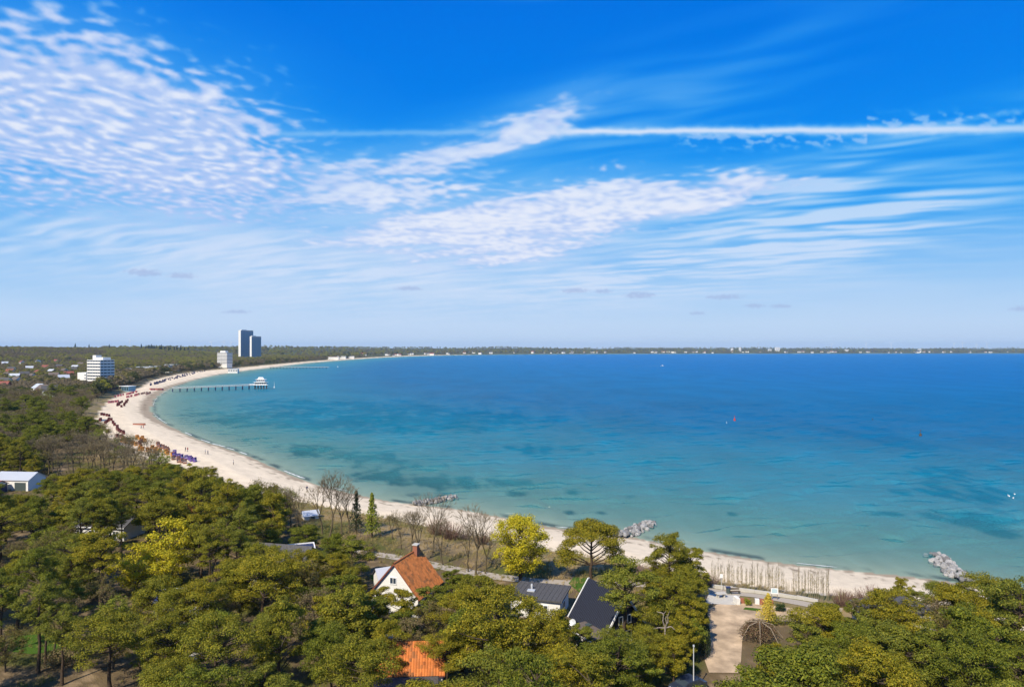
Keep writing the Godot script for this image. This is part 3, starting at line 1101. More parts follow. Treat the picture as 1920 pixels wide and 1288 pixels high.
	# --- broadleaf trees between them and on the dune slope
	scatter_broadleaf(leaf, 60, 8000)
	bushes(leaf)
	midground(leaf)


func scatter_broadleaf(leaf: Material, most: int, limit: int) -> void:
	var tries := 0
	var made := 0
	while tries < limit and made < most:
		tries += 1
		var d := sqrt(rng.randf_range(75.0 * 75.0, 230.0 * 230.0))
		var t := rng.randf_range(-0.86, 0.86)
		var x := t * d
		var z := -d
		if sand_at(x, z) > -6.0: continue
		var kind := "budding" if rng.randf() < 0.55 else "leafy"
		var s: Array = stock[kind][rng.randi() % 5]
		var sc := rng.randf_range(0.55, 0.85)
		var gy := ground_y(x, z)
		if not fits(x, z, gy, s[2] * sc, s[3] * sc) or not room(x, z, s[3] * sc * 0.8): continue
		occupy(x, z, s[3] * sc)
		made += 1
		plant("budding_tree" if kind == "budding" else "leafing_tree", s, Vector3(x, gy, z), sc, rng.randf() * TAU, "budding tree" if kind == "budding" else "young leafing tree", "tree", leaf)
	print("broadleaf ", made)


func bushes(leaf: Material) -> void:
	var made := 0
	var tries := 0
	while tries < 9000 and made < 170:
		tries += 1
		var d := sqrt(rng.randf_range(78.0 * 78.0, 235.0 * 235.0))
		var t := rng.randf_range(-0.8, 0.8)
		var x := t * d
		var z := -d
		var g := sand_at(x, z)
		if g > -1.5: continue
		if g < -22.0 and rng.randf() < 0.6: continue
		var v := rng.randi() % 6
		var s: Array = stock.bush[v]
		var sc := rng.randf_range(0.5, 1.2)
		var gy := ground_y(x, z)
		if not fits(x, z, gy, s[2] * sc, s[3] * sc) or not room(x, z, s[3] * sc * 0.5): continue
		occupy(x, z, s[3] * sc * 0.6)
		made += 1
		plant("dune_bush" if g > -22.0 else "low_bush", s, Vector3(x, gy, z), sc, rng.randf() * TAU, ["dry brown bush", "olive green bush", "dark green bush", "pale dry bush", "fresh green bush", "brown twiggy bush"][v], "bush", leaf, "foliage")


# woods along the left shore: the nearest trees singly, the rest as a mass
func midground(leaf: Material) -> void:
	stock.far = []
	for i in 4:
		var r_ := RandomNumberGenerator.new()
		r_.seed = 400 + i
		var m := MB.new()
		var cols: Array = [[Color(0.070, 0.082, 0.024), Color(0.095, 0.10, 0.028)], [Color(0.21, 0.165, 0.10), Color(0.18, 0.15, 0.09)], [Color(0.29, 0.27, 0.04), Color(0.235, 0.235, 0.04)], [Color(0.20, 0.18, 0.055), Color(0.235, 0.20, 0.065)]][i]
		m.tube(Vector3(0, -1, 0), Vector3(0, 7, 0), 0.25, 0.1, 4, BARK)
		for k in 15:
			var a := k * 2.399
			var f := r_.randf()
			var rad := 3.6 * sqrt(1.0 - pow(f, 2.0)) * pow(r_.randf(), 0.5)
			leaf_cloud(m, Vector3(cos(a) * rad, 4.5 + 4.6 * f, sin(a) * rad), Vector3(1.6, 1.25, 1.6), 22, 1.05, cols, r_, 0.5, -0.6)
		stock.far.append(m.mesh())
	var made := {"pine": 0, "bare": 0, "budding": 0, "leafy": 0}
	var tries := 0
	while tries < 12000 and made.pine + made.bare + made.budding + made.leafy < 470:
		tries += 1
		var d := 200.0 + 330.0 * pow(rng.randf(), 0.9)
		var t := rng.randf_range(-0.78, -0.35)
		var x := t * d
		var z := -d
		if sand_at(x, z) > -6.0: continue
		var n := n_big.get_noise_2d(x * 0.014, z * 0.014)
		var roll := rng.randf()
		var kind := "pine" if n > 0.24 and roll < 0.75 else "bare" if roll < 0.42 else "budding" if roll < 0.85 else "leafy" if roll < 0.93 else "pine"
		if made.pine > 60 and kind == "pine": kind = "budding"
		var s: Array = stock[kind][rng.randi() % stock[kind].size()]
		var sc := rng.randf_range(0.7, 1.0)
		var px := 960.0 + t * LENS
		if px > -20.0 and px < 58.0 and d < 215.0: continue
		if not room(x, z, s[3] * sc * 0.62): continue
		occupy(x, z, s[3] * sc * 0.62)
		made[kind] += 1
		plant({"pine": "pine_tree", "bare": "bare_tree", "budding": "budding_tree", "leafy": "leafing_tree"}[kind], s, Vector3(x, ground_y(x, z), z), sc, rng.randf() * TAU,
			{"pine": "dark pine", "bare": "leafless tree", "budding": "budding tree", "leafy": "young leafing tree"}[kind], "tree", twig if kind == "bare" else leaf if kind != "pine" else foliage[3], "twigs" if kind == "bare" else "crown")
	print("midground ", made)
	# the mass of the woods behind, up to the ridge and along the far shore
	var spots := [[], [], [], []]
	for k in 30000:
		var d := 520.0 * pow(6.2, pow(rng.randf(), 0.8))
		var t := rng.randf_range(-0.86, -0.12)
		var x := t * d
		var z := -d
		var g := sand_at(x, z)
		if g > -9.0: continue
		if far_open(x, z): continue
		add_far(spots, x, z, rng.randf_range(0.75, 1.35) * (0.66 if t < -0.61 and d < 1600.0 else 1.0), g)
	for k in 16000:
		var d := rng.randf_range(3200.0, 11500.0)
		var t := rng.randf_range(-0.6, 0.95)
		var x := t * d
		var z := -d
		var g := sand_at(x, z)
		if g > -60.0 or g < -2600.0: continue
		add_far(spots, x, z, rng.randf_range(1.2, 2.4), g)
	var tints := ["far_pines", "far_bare_trees", "far_leafing_trees", "far_budding_trees"]
	var looks := ["distant dark pines scattered through the wooded shore", "distant brown leafless trees of the wooded shore", "distant fresh green trees of the wooded ridge", "distant olive budding trees of the wooded ridge"]
	for i in 4:
		var mm := MultiMesh.new()
		mm.transform_format = MultiMesh.TRANSFORM_3D
		mm.mesh = stock.far[i]
		mm.instance_count = spots[i].size()
		for k in spots[i].size():
			mm.set_instance_transform(k, spots[i][k])
		var o := MultiMeshInstance3D.new()
		o.name = tints[i]
		o.multimesh = mm
		o.material_override = leaf
		add_child(o)
		tag(o, looks[i], "woods")
		o.set_meta("kind", "stuff")
	print("far trees ", spots[0].size() + spots[1].size() + spots[2].size() + spots[3].size())


func add_far(spots: Array, x: float, z: float, sc: float, g: float) -> void:
	var n := n_big.get_noise_2d(x * 0.006, z * 0.004) + 0.3 * rng.randf_range(-1, 1)
	var shore := 1.0 - smoothstep(60.0, 220.0, -g)
	var kind := 0
	if rng.randf() < shore * 0.85:
		kind = 0 if n > 0.05 else 1 if n < -0.05 else 3
	else:
		kind = 2 if n > 0.0 else 3 if n > -0.28 else 1
		if rng.randf() < 0.06: kind = 0
		if x / z > 0.60 and rng.randf() < 0.45: kind = 1
	var b := Basis(Vector3.UP, rng.randf() * TAU).scaled(Vector3(sc * rng.randf_range(0.9, 1.3), sc, sc * rng.randf_range(0.9, 1.3)))
	spots[kind].append(Transform3D(b, Vector3(x, ground_y(x, z), z)))


# clearings round far buildings: x, z, radius
var clearings := []


func far_open(x: float, z: float) -> bool:
	for q in clearings:
		if (x - q.x) * (x - q.x) + (z - q.y) * (z - q.y) < q.z * q.z:
			return true
	return false


# the lone pine by the beach: three great limbs sweeping out to the left, a round head
func lone_pine() -> Array:
	var r_ := RandomNumberGenerator.new()
	r_.seed = 77
	var t := MB.new()
	var m := MB.new()
	var pts := trunk_line(t, 8.6, 0.30, Vector3(0.1, 0, 0), r_, BARK, 8)
	for q in [[-3.6, 4.2, 0.6], [-4.6, 5.6, -0.5], [-2.6, 6.6, 1.0], [-4.2, 3.0, 0.3], [3.2, 5.4, 0.4], [4.1, 4.4, -0.4], [2.6, 7.2, -0.8], [-1.2, 8.4, 0.2], [1.0, 9.0, 0.3], [0.0, 8.0, 1.6], [-3.0, 7.4, -0.8], [3.6, 6.4, 0.8], [2.0, 8.4, 0.6], [-2.2, 8.6, -0.3], [4.6, 3.6, 0.2], [0.6, 9.4, -0.6], [-0.6, 7.4, 2.2], [0.8, 7.2, -2.2], [-2.0, 7.4, -2.2], [2.4, 6.6, 2.0], [-5.0, 4.6, 0.2], [3.2, 8.0, -0.4]]:
		var p := Vector3(q[0], q[1], q[2])
		var from := along(pts, clampf((p.y - 1.0 - absf(p.x) * 0.55) / 8.6, 0.28, 0.95))
		var mid := from.lerp(p, 0.5) + Vector3(0, -0.25, 0)
		t.tube(from, mid, 0.13, 0.08, 5, BARK)
		t.tube(mid, p, 0.08, 0.03, 5, BARK)
		for k in 4:
			var o := Vector3(r_.randf_range(-1.1, 1.1), r_.randf_range(-0.2, 0.5), r_.randf_range(-0.9, 0.9))
			leaf_cloud(m, p + o, Vector3(1.2, 0.66, 1.2), 360, 0.215, PINE_GREENS, r_)
	return [t.mesh(), m.mesh()]


const LANDMARKS := [
	[765, 1075, "the orange house with white gable"], [775, 1240, "the bottom orange roofed house"], [1010, 1105, "the grey flat roofed bungalow"], [1135, 1130, "the black timber house"],
	[1370, 1190, "the sandy drive"], [975, 1025, "the tall yellow tree"], [25, 905, "the white garage on the left"], [295, 1040, "the yellow blossoming trees"], [530, 1092, "the white house among pines"],
	[1440, 1145, "the golden conifer"], [560, 1022, "the flat blue roof"], [1105, 1020, "the lone umbrella pine"], [1775, 1060, "the right hand rock groyne"], [1245, 1168, "the dead bleached tree"], [20, 760, "the far left woodland edge"], [110, 760, "the inland side of the beach bend"], [130, 830, "the bare trees behind the garage"], [60, 1000, "the far left pine stand"], [100, 1130, "the tall trunks at lower left"], [60, 1230, "the lower left lawn"], [430, 1000, "the pines below the beach hut"], [640, 1180, "the dense lower middle crowns"], [900, 1200, "the pines before the bungalow"], [1600, 1220, "the dense lower right crowns"], [1800, 1200, "the lower right corner pines"], [450, 1230, "the lower edge pines left of centre"], [345, 1175, "the dark roofs under pines"],
	[582, 966, "the beach hut"], [1450, 1085, "the row of saplings"], [175, 695, "the white balcony hotel"], [340, 860, "the purple beach chairs"], [210, 800, "the dark red beach chairs"], [195, 995, "the dark roof with white edges"],
]
const ORDINALS := ["nearest", "second nearest", "third nearest", "fourth nearest", "fifth nearest", "sixth nearest", "seventh nearest", "eighth nearest", "ninth nearest", "tenth nearest", "eleventh nearest", "twelfth nearest", "thirteenth nearest", "fourteenth nearest", "fifteenth nearest", "sixteenth nearest", "seventeenth nearest", "eighteenth nearest", "nineteenth nearest", "twentieth nearest"]
const GROUP_OF := {"pine_tree": "pines of the coastal wood", "bare_tree": "leafless trees along the shore", "budding_tree": "budding trees of the wood", "leafing_tree": "young leafing trees of the wood", "dune_bush": "bushes on the dune slope", "low_bush": "bushes under the pines", "sapling": "row of saplings by the promenade"}


# each plant is told apart by the landmark it stands next to, the side and its rank
func label_plants() -> void:
	var sets := {}
	for p in plants:
		var o: Node3D = p.node
		if GROUP_OF.has(p.kind): o.set_meta("group", GROUP_OF[p.kind])
		if o.has_meta("label"): continue
		var best := 1e9
		var mark: Array
		for l in LANDMARKS:
			var q: float = pow(l[0] - p.px, 2.0) + pow((l[1] - p.py) * 1.3, 2.0)
			if q < best:
				best = q
				mark = l
		var dx: float = p.px - mark[0]
		var dy: float = p.py - mark[1]
		var side := ("right of " if dx > 0 else "left of ") if absf(dx) > absf(dy) * 1.2 else ("below " if dy > 0 else "above ")
		var key: String = p.look + "|" + side + mark[2]
		if not sets.has(key): sets[key] = []
		sets[key].append([best, o, p.look + " " + side + mark[2]])
	for key in sets:
		var list: Array = sets[key]
		list.sort_custom(func(a, b): return a[0] < b[0])
		for i in list.size():
			var text: String = list[i][2]
			if list.size() > 1: text += ", " + (ORDINALS[i] if i < 20 else "twenty " + ORDINALS[i - 20] if i < 40 else "among the furthest")
			list[i][1].set_meta("label", text)


# ---------------------------------------------------------------- buildings
var M := {}


func make_materials() -> void:
	var g1 := grain(512, 0.02, 0.86, 1.0, 5, 41)
	var g2 := grain(512, 0.05, 0.0, 1.0, 5, 43)
	var rows := grain(512, 0.03, 0.7, 1.0, 4, 47, Vector2(1.0, 0.12))
	M.plaster = textured(mat("white_plaster", lin(0.80, 0.79, 0.76), 0.85), g1, 3.0, g2, 0.6)
	M.plaster_grey = textured(mat("grey_plaster", lin(0.48, 0.48, 0.47), 0.85), g1, 3.0, g2, 0.6)
	M.white = mat("white_paint", lin(0.80, 0.80, 0.79), 0.5)
	M.concrete = textured(mat("concrete", lin(0.52, 0.50, 0.46), 0.9), g1, 4.0, g2, 1.0)
	M.paving = textured(mat("paving", lin(0.40, 0.35, 0.29), 0.9), g1, 2.0, g2, 0.8)
	M.tiles = textured(mat("clay_tiles", Color.WHITE, 0.75, true, 0.4), grain(512, 0.03, 0.72, 1.0, 5, 51), 2.4, g2, 0.5)
	M.felt = textured(mat("roof_felt", lin(0.115, 0.112, 0.115), 0.85), grain(512, 0.02, 0.6, 1.0, 5, 53), 3.0, g2, 0.8)
	M.felt_brown = textured(mat("brown_roof_felt", lin(0.19, 0.15, 0.125), 0.85), grain(512, 0.02, 0.6, 1.0, 5, 55), 3.0, g2, 0.8)
	M.black_wood = textured(mat("black_stained_wood", lin(0.022, 0.026, 0.045), 0.6), rows, 2.0, g2, 0.5)
	M.brown_wood = textured(mat("brown_wood", lin(0.12, 0.085, 0.06), 0.8), rows, 2.0, g2, 0.6)
	M.grey_wood = textured(mat("weathered_wood", lin(0.30, 0.27, 0.23), 0.9), rows, 2.0, g2, 0.6)
	M.metal = mat("sheet_metal", lin(0.55, 0.58, 0.62), 0.45)
	M.metal.metallic = 0.3
	M.glass = mat("window_glass", lin(0.035, 0.05, 0.07), 0.08)
	M.blue = mat("blue_paint", lin(0.06, 0.13, 0.45), 0.5)
	M.navy = mat("navy_paint", lin(0.02, 0.03, 0.09), 0.6)
	M.red_roof = textured(mat("red_brown_roof", lin(0.26, 0.075, 0.05), 0.75), g1, 2.0, g2, 0.8)
	M.brick = textured(mat("red_brick", lin(0.33, 0.12, 0.07), 0.85), g1, 1.5, g2, 0.8)
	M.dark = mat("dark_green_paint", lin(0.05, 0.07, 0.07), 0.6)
	M.lawn = textured(mat("lawn", lin(0.085, 0.17, 0.02), 0.9, false, 0.2), grain(512, 0.05, 0.6, 1.0, 5, 57), 4.0, g2, 3.0)
	M.track = textured(mat("sandy_track", lin(0.66, 0.50, 0.34), 0.95, false, 0.2), grain(1024, 0.006, 0.62, 1.0, 6, 59), 27.0)
	M.stone = textured(mat("pale_stone", lin(0.46, 0.455, 0.45), 0.9), grain(512, 0.02, 0.5, 1.0, 5, 61), 2.0, g2, 2.0)
	M.steel = mat("galvanised_steel", lin(0.5, 0.52, 0.54), 0.4)
	M.green_roof = mat("green_roof", lin(0.32, 0.42, 0.12), 0.8)
	M.teal = mat("blue_green_cladding", lin(0.13, 0.27, 0.38), 0.5)
	M.vertex = mat("painted", Color.WHITE, 0.7, true)
	M.water_foam = mat("foam", lin(0.78, 0.8, 0.8), 0.9)
	M.water_foam.metallic_specular = 0.2


func cube(called: String, parent: Node3D, m: Material, c: Vector3, s: Vector3, turn := 0.0) -> MeshInstance3D:
	var b := MB.new()
	b.box(Transform3D(Basis(Vector3.UP, turn), c), s, Color.WHITE)
	return part(called, b.mesh(), m, parent)


# a window set in a wall that faces along `face` (radians round y; 0 looks along +z)
func window(parent: Node3D, at: Vector3, w: float, h: float, face: float, cols := 2, rows := 1, frame_mat: Material = null) -> void:
	var x := Transform3D(Basis(Vector3.UP, face), at)
	var f := MB.new()
	var t := 0.09
	for k in [[0.0, h / 2 - t / 2, w, t], [0.0, -h / 2 + t / 2, w, t]]:
		f.box(x * Transform3D(Basis(), Vector3(k[0], k[1], 0.03)), Vector3(k[2], k[3], 0.12), Color.WHITE)
	for i in cols + 1:
		f.box(x * Transform3D(Basis(), Vector3(-w / 2 + t / 2 + (w - t) * i / cols, 0, 0.03)), Vector3(t * (1.0 if i % cols == 0 else 0.7), h - 2 * t, 0.118), Color.WHITE)
	for j in range(1, rows):
		for i in cols:
			f.box(x * Transform3D(Basis(), Vector3(-w / 2 + t / 2 + (w - t) * (i + 0.5) / cols, -h / 2 + h * j / rows, 0.03)), Vector3((w - t) / cols - t, t * 0.6, 0.11), Color.WHITE)
	var o := part("window", f.mesh(), frame_mat if frame_mat else M.white, parent)
	var p := MB.new()
	p.box(x * Transform3D(Basis(), Vector3(0, 0, 0.015)), Vector3(w - t, h - t, 0.05), Color.WHITE)
	part("pane", p.mesh(), M.glass, o)


# walls with two gables; ridge along x
func gable_walls(w: float, d: float, eave: float, ridge: float) -> ArrayMesh:
	var b := MB.new()
	var x := w / 2
	var z := d / 2
	var y := -0.5
	b.quad(Vector3(-x, y, z), Vector3(x, y, z), Vector3(x, eave, z), Vector3(-x, eave, z), Color.WHITE)
	b.quad(Vector3(x, y, -z), Vector3(-x, y, -z), Vector3(-x, eave, -z), Vector3(x, eave, -z), Color.WHITE)
	for s in [-1.0, 1.0]:
		var p := [Vector3(s * x, y, z * s), Vector3(s * x, y, -z * s), Vector3(s * x, eave, -z * s), Vector3(s * x, eave, z * s)]
		b.quad(p[0], p[1], p[2], p[3], Color.WHITE)
		b.tri(p[3], p[2], Vector3(s * x, ridge, 0), Color.WHITE)
	return b.mesh()


# one sloping roof slab on the side s (+1 towards +z), with overhangs
func slope_slab(w: float, d: float, eave: float, ridge: float, s: float, over: float, thick: float) -> ArrayMesh:
	var b := MB.new()
	var k := (ridge - eave) / (d / 2)
	var x := w / 2 + over
	var zo := d / 2 + over
	var top := [Vector3(-x, ridge + thick, 0), Vector3(x, ridge + thick, 0), Vector3(x, eave - over * k + thick, zo * s), Vector3(-x, eave - over * k + thick, zo * s)]
	var low := []
	for p in top: low.append(p - Vector3(0, thick - 0.01, 0))
	if s < 0:
		top.reverse()
		low.reverse()
	b.quad(top[3], top[2], top[1], top[0], Color.WHITE)
	b.quad(low[0], low[1], low[2], low[3], Color.WHITE)
	for i in 4:
		var j := (i + 1) % 4
		b.quad(low[i], top[i], top[j], low[j], Color.WHITE)
	return b.mesh()


# overlapping clay tiles on one slope, each with its own tone
func slope_tiles(w: float, d: float, eave: float, ridge: float, s: float, over: float, thick: float, seed_: int, tone: Color) -> ArrayMesh:
	var r_ := RandomNumberGenerator.new()
	r_.seed = seed_
	var b := MB.new()
	var k := (ridge - eave) / (d / 2)
	var run := d / 2 + over
	var down := Vector3(0, -k, s).normalized()
	var outn := Vector3(0, 1, s * k).normalized()
	var length := run * sqrt(1 + k * k)
	var rows := int(length / 0.36)
	var cols := int((w + 2 * over) / 0.30)
	for j in rows:
		for i in cols:
			var p := Vector3(-w / 2 - over + (i + 0.5) * (w + 2 * over) / cols, ridge + thick, 0) + down * (j + 0.5) * length / rows + outn * 0.045
			var ax := Vector3(1, 0, 0)
			var tilt := (down - outn * 0.10).normalized()
			var nn := ax.cross(tilt)
			if nn.y < 0: nn = -nn
			var col := tone * r_.randf_range(0.78, 1.15)
			if r_.randf() < 0.05: col = col * 0.6
			var moss := smoothstep(0.15, 0.5, n_mid.get_noise_2d(p.x * 9.0 + seed_ * 30.0, p.z * 9.0) + 0.25 * r_.randf_range(-1, 1))
			col = col.lerp(Color(0.20, 0.12, 0.06), moss * 0.55)
			col.a = 1.0
			var hw := (w + 2 * over) / cols * 0.5
			var hl := length / rows * 0.56
			# a shallow arch
			var l0 := p - ax * hw - tilt * hl
			var m0 := p - tilt * hl + nn * 0.06
			var r0 := p + ax * hw - tilt * hl
			var l1 := p - ax * hw + tilt * hl
			var m1 := p + tilt * hl + nn * 0.06
			var r1 := p + ax * hw + tilt * hl
			if s > 0:
				b.quad(l1, m1, m0, l0, col); b.quad(m1, r1, r0, m0, col)
				b.tri(l1, r1, m1, col)
			else:
				b.quad(l0, m0, m1, l1, col); b.quad(m0, r0, r1, m1, col)
				b.tri(r1, l1, m1, col)
	return b.mesh()


# long battens down a slope (boards, ribbed sheets)
func slope_ribs(w: float, d: float, eave: float, ridge: float, s: float, over: float, thick: float, n: int, rib: float) -> ArrayMesh:
	var b := MB.new()
	var k := (ridge - eave) / (d / 2)
	var run := d / 2 + over
	var down := Vector3(0, -k, s).normalized()
	var outn := Vector3(0, 1, s * k).normalized()
	var length := run * sqrt(1 + k * k)
	for i in n:
		var p := Vector3(-w / 2 - over + (i + 0.5) * (w + 2 * over) / n, ridge + thick, 0) + down * length * 0.5 + outn * rib * 0.5
		b.box(Transform3D(Basis(Vector3(1, 0, 0), outn, Vector3(1, 0, 0).cross(outn)), p), Vector3(rib * 1.3, rib, length), Color.WHITE)
	return b.mesh()


func stuff(o: Node) -> void:
	o.set_meta("kind", "stuff")


func chimney(parent: Node3D, at: Vector3, h: float, m: Material) -> void:
	var c := cube("chimney", parent, m, at + Vector3(0, h / 2, 0), Vector3(0.8, h, 0.7))
	cube("chimney_cap", c, M.concrete, at + Vector3(0, h + 0.06, 0), Vector3(1.0, 0.14, 0.9))


func homes() -> void:
	# the orange house with the white gable: ridge runs away from the camera
	var o := thing("tiled_house", "white walled house with steep orange tiled roof and brick chimney", "house", gp(768, 1118, 3.0), 0.0)
	o.position = Vector3(-15.6, 3.0, -101.2)
	o.rotation.y = atan2(0.95, 0.32) + PI * 0.0
	var w := 7.6
	var d := 7.4
	var ev := 2.9
	var rg := 7.2
	part("wall", gable_walls(w, d, ev, rg), M.plaster, o)
	for s in [-1.0, 1.0]:
		var r := part("roof", slope_slab(w, d, ev, rg, s, 0.35, 0.16), M.red_roof, o)
		stuff(part("roof_tiles", slope_tiles(w, d, ev, rg, s, 0.35, 0.16, 5 + int(s), Color(0.72, 0.25, 0.07)), M.tiles, r))
	var rb := MB.new()
	rb.tube(Vector3(-w / 2 - 0.35, rg + 0.22, 0), Vector3(w / 2 + 0.35, rg + 0.22, 0), 0.14, 0.14, 8, Color(0.5, 0.16, 0.05))
	part("ridge_tiles", rb.mesh(), M.tiles, o)
	chimney(o, Vector3(2.4, rg - 0.5, 0.3), 1.7, M.brick)
	window(o, Vector3(-w / 2 - 0.02, 4.9, -0.2), 1.1, 1.0, -PI / 2, 2, 1)
	window(o, Vector3(-w / 2 - 0.02, 1.5, -1.8), 1.3, 1.3, -PI / 2, 2, 1)
	window(o, Vector3(-w / 2 - 0.02, 1.5, 1.6), 1.3, 1.3, -PI / 2, 2, 1)
	window(o, Vector3(0.5, 1.5, d / 2 + 0.02), 1.3, 1.3, 0.0, 2, 1)
	window(o, Vector3(-2.0, 1.5, d / 2 + 0.02), 1.3, 1.3, 0.0, 2, 1)
	# small grey outbuilding behind its gable
	var sh := thing("garden_shed", "small white shed with grey roof left of the orange house", "shed", Vector3(-19.6, 3.0, -107.0), 0.5)
	part("wall", gable_walls(3.4, 3.0, 2.6, 3.8), M.plaster, sh)
	for s in [-1.0, 1.0]:
		part("roof", slope_slab(3.4, 3.0, 2.6, 3.8, s, 0.25, 0.12), M.metal if s > 0 else M.felt, sh)
	window(sh, Vector3(0, 1.4, 1.52), 0.9, 0.8, 0.0)

	# the orange roofed house cut by the bottom edge
	o = thing("tiled_house", "orange roofed house with glazed white veranda at the bottom edge", "house", Vector3(-11.2, 3.0, -76.0), 0.06)
	part("wall", gable_walls(7.0, 4.2, 2.9, 5.3), M.plaster, o)
	for s in [-1.0, 1.0]:
		var r := part("roof", slope_slab(7.0, 4.2, 2.9, 5.3, s, 0.3, 0.16), M.red_roof, o)
		stuff(part("roof_tiles", slope_tiles(7.0, 4.2, 2.9, 5.3, s, 0.3, 0.16, 9 + int(s), Color(0.68, 0.21, 0.05)), M.tiles, r))
	var ver := cube("veranda", o, M.white, Vector3(-0.3, 1.05, 3.2), Vector3(6.4, 2.9, 2.2))
	cube("veranda_roof", o, M.felt, Vector3(-0.3, 2.59, 3.25), Vector3(6.8, 0.16, 2.5))
	for i in 5:
		var px := -2.8 + i * 1.25
		cube("window", ver, M.glass, Vector3(px, 1.55, 4.32), Vector3(0.95, 1.35, 0.06))
	window(o, Vector3(3.52, 3.5, 0.0), 0.9, 0.9, PI / 2, 2, 1, M.blue)
	window(o, Vector3(3.52, 1.5, 0.6), 1.0, 1.2, PI / 2, 2, 1, M.blue)
	chimney(o, Vector3(-2.6, 4.9, -0.4), 1.0, M.brick)

	# the grey flat roofed bungalow
	o = thing("flat_bungalow", "low bungalow with grey flat felt roof below the lone pine", "house", Vector3(4.1, 3.0, -99.4), -0.28)
	cube("wall", o, M.plaster, Vector3(0, 1.0, 0), Vector3(7.2, 3.2, 6.0))
	cube("roof", o, M.felt, Vector3(0, 2.72, 0), Vector3(7.9, 0.22, 6.8))
	for i in 12:
		cube("roof_seam", o, M.felt, Vector3(-3.7 + i * 0.67, 2.85, 0), Vector3(0.05, 0.05, 6.7))
	cube("vent_pipe", o, M.metal, Vector3(-1.4, 3.15, -0.6), Vector3(0.25, 0.7, 0.25))
	cube("skylight", o, M.metal, Vector3(-1.2, 2.95, 0.5), Vector3(1.1, 0.16, 0.8))
	window(o, Vector3(1.0, 1.4, 3.02), 1.8, 1.2, 0.0, 3)
	window(o, Vector3(3.62, 1.4, 0.6), 1.6, 1.2, PI / 2, 2)

	# the black timber house: ridge runs towards the camera and to the right
	o = thing("timber_house", "black stained timber house with steep roof and white verge boards", "house", Vector3(12.6, 3.0, -90.6), 0.0)
	o.rotation.y = atan2(-0.85, 0.53)
	w = 7.0
	d = 6.2
	ev = 2.3
	rg = 6.4
	part("wall", gable_walls(w, d, ev, rg), M.black_wood, o)
	for s in [-1.0, 1.0]:
		var r := part("roof", slope_slab(w, d, ev, rg, s, 0.35, 0.14), M.black_wood, o)
		stuff(part("roof_ribs", slope_ribs(w, d, ev, rg, s, 0.35, 0.14, 26, 0.07), M.black_wood, r))
	var k := (rg - ev) / (d / 2)
	for e in [-1.0, 1.0]:
		for s in [-1.0, 1.0]:
			var b := MB.new()
			var along_ := Vector3(0, -k, s).normalized()
			var len_ := (d / 2 + 0.4) * sqrt(1 + k * k)
			var nn := Vector3(0, 1, s * k).normalized()
			b.box(Transform3D(Basis(Vector3(1, 0, 0), nn, Vector3(1, 0, 0).cross(nn)), Vector3(e * (w / 2 + 0.39), rg + 0.13, 0) + along_ * len_ * 0.5), Vector3(0.09, 0.26, len_), Color.WHITE)
			part("verge_board", b.mesh(), M.white, o)
	for i in 14:                                            # upright boards of the gable that faces the drive
		var zz := -d / 2 + (i + 0.5) * d / 14.0
		var hh := ev + (rg - ev) * (1.0 - absf(zz) / (d / 2)) - 0.12
		cube("wall_board", o, M.black_wood, Vector3(w / 2 + 0.03, hh / 2, zz), Vector3(0.05, hh, d / 14.0 - 0.05))
	window(o, Vector3(w / 2 + 0.07, 3.3, -0.7), 0.7, 1.1, PI / 2, 1)
	window(o, Vector3(w / 2 + 0.07, 3.3, 0.7), 0.7, 1.1, PI / 2, 1)
	window(o, Vector3(w / 2 + 0.07, 1.1, 0.0), 2.2, 1.6, PI / 2, 3)
	for q in [[-2.6, 1.2], [2.6, 1.2]]:
		cube("corner_post", o, M.white, Vector3(w / 2 + 0.07, 1.0, q[0] + 0.3 * signf(q[0])), Vector3(0.12, 2.4, 0.16))
	var an := cube("annex", o, M.brown_wood, Vector3(2.0, 0.85, d / 2 + 1.4), Vector3(4.6, 2.7, 3.0))
	cube("annex_roof", an, M.felt_brown, Vector3(2.0, 2.32, d / 2 + 1.35), Vector3(5.2, 0.14, 3.5))
	cube("eave_board", an, M.white, Vector3(2.0, 2.18, d / 2 + 3.14), Vector3(5.2, 0.18, 0.06))
	cube("roof_hatch", an, M.dark, Vector3(0.8, 2.48, d / 2 + 0.6), Vector3(0.7, 0.2, 0.6))
	window(o, Vector3(2.0, 1.2, d / 2 + 2.92), 1.4, 1.1, 0.0, 2)
	# its satellite dish
	var dish := MB.new()
	for i in 12:
		var a := TAU * i / 12.0
		var c := TAU * (i + 1) / 12.0
		dish.tri(Vector3(0, 0, -0.12), Vector3(cos(c) * 0.45, sin(c) * 0.45, 0), Vector3(cos(a) * 0.45, sin(a) * 0.45, 0), Color.WHITE)
		dish.tri(Vector3(0, 0, -0.15), Vector3(cos(a) * 0.45, sin(a) * 0.45, 0), Vector3(cos(c) * 0.45, sin(c) * 0.45, 0), Color.WHITE)
	dish.tube(Vector3(0, -0.6, -0.15), Vector3(0, 0, -0.15), 0.03, 0.03, 5, Color.WHITE)
	var dm := part("satellite_dish", dish.mesh(), M.metal, an, Vector3(0.0, 2.95, d / 2 + 2.6))
	dm.rotation = Vector3(-0.5, 0.6, 0)

	# the white house among the pines
	o = thing("white_house", "white rendered house half hidden by pines on the left", "house", Vector3(-37.0, 3.0, -111.5), -0.25)
	part("wall", gable_walls(9.0, 7.0, 3.4, 6.0), M.plaster, o)
	for s in [-1.0, 1.0]:
		part("roof", slope_slab(9.0, 7.0, 3.4, 6.0, s, 0.4, 0.16), M.felt, o)
	for i in 3:
		window(o, Vector3(-2.8 + i * 2.8, 1.7, 3.52), 1.3, 1.3, 0.0, 2)
	window(o, Vector3(4.52, 1.7, 0), 1.3, 1.3, PI / 2, 2)
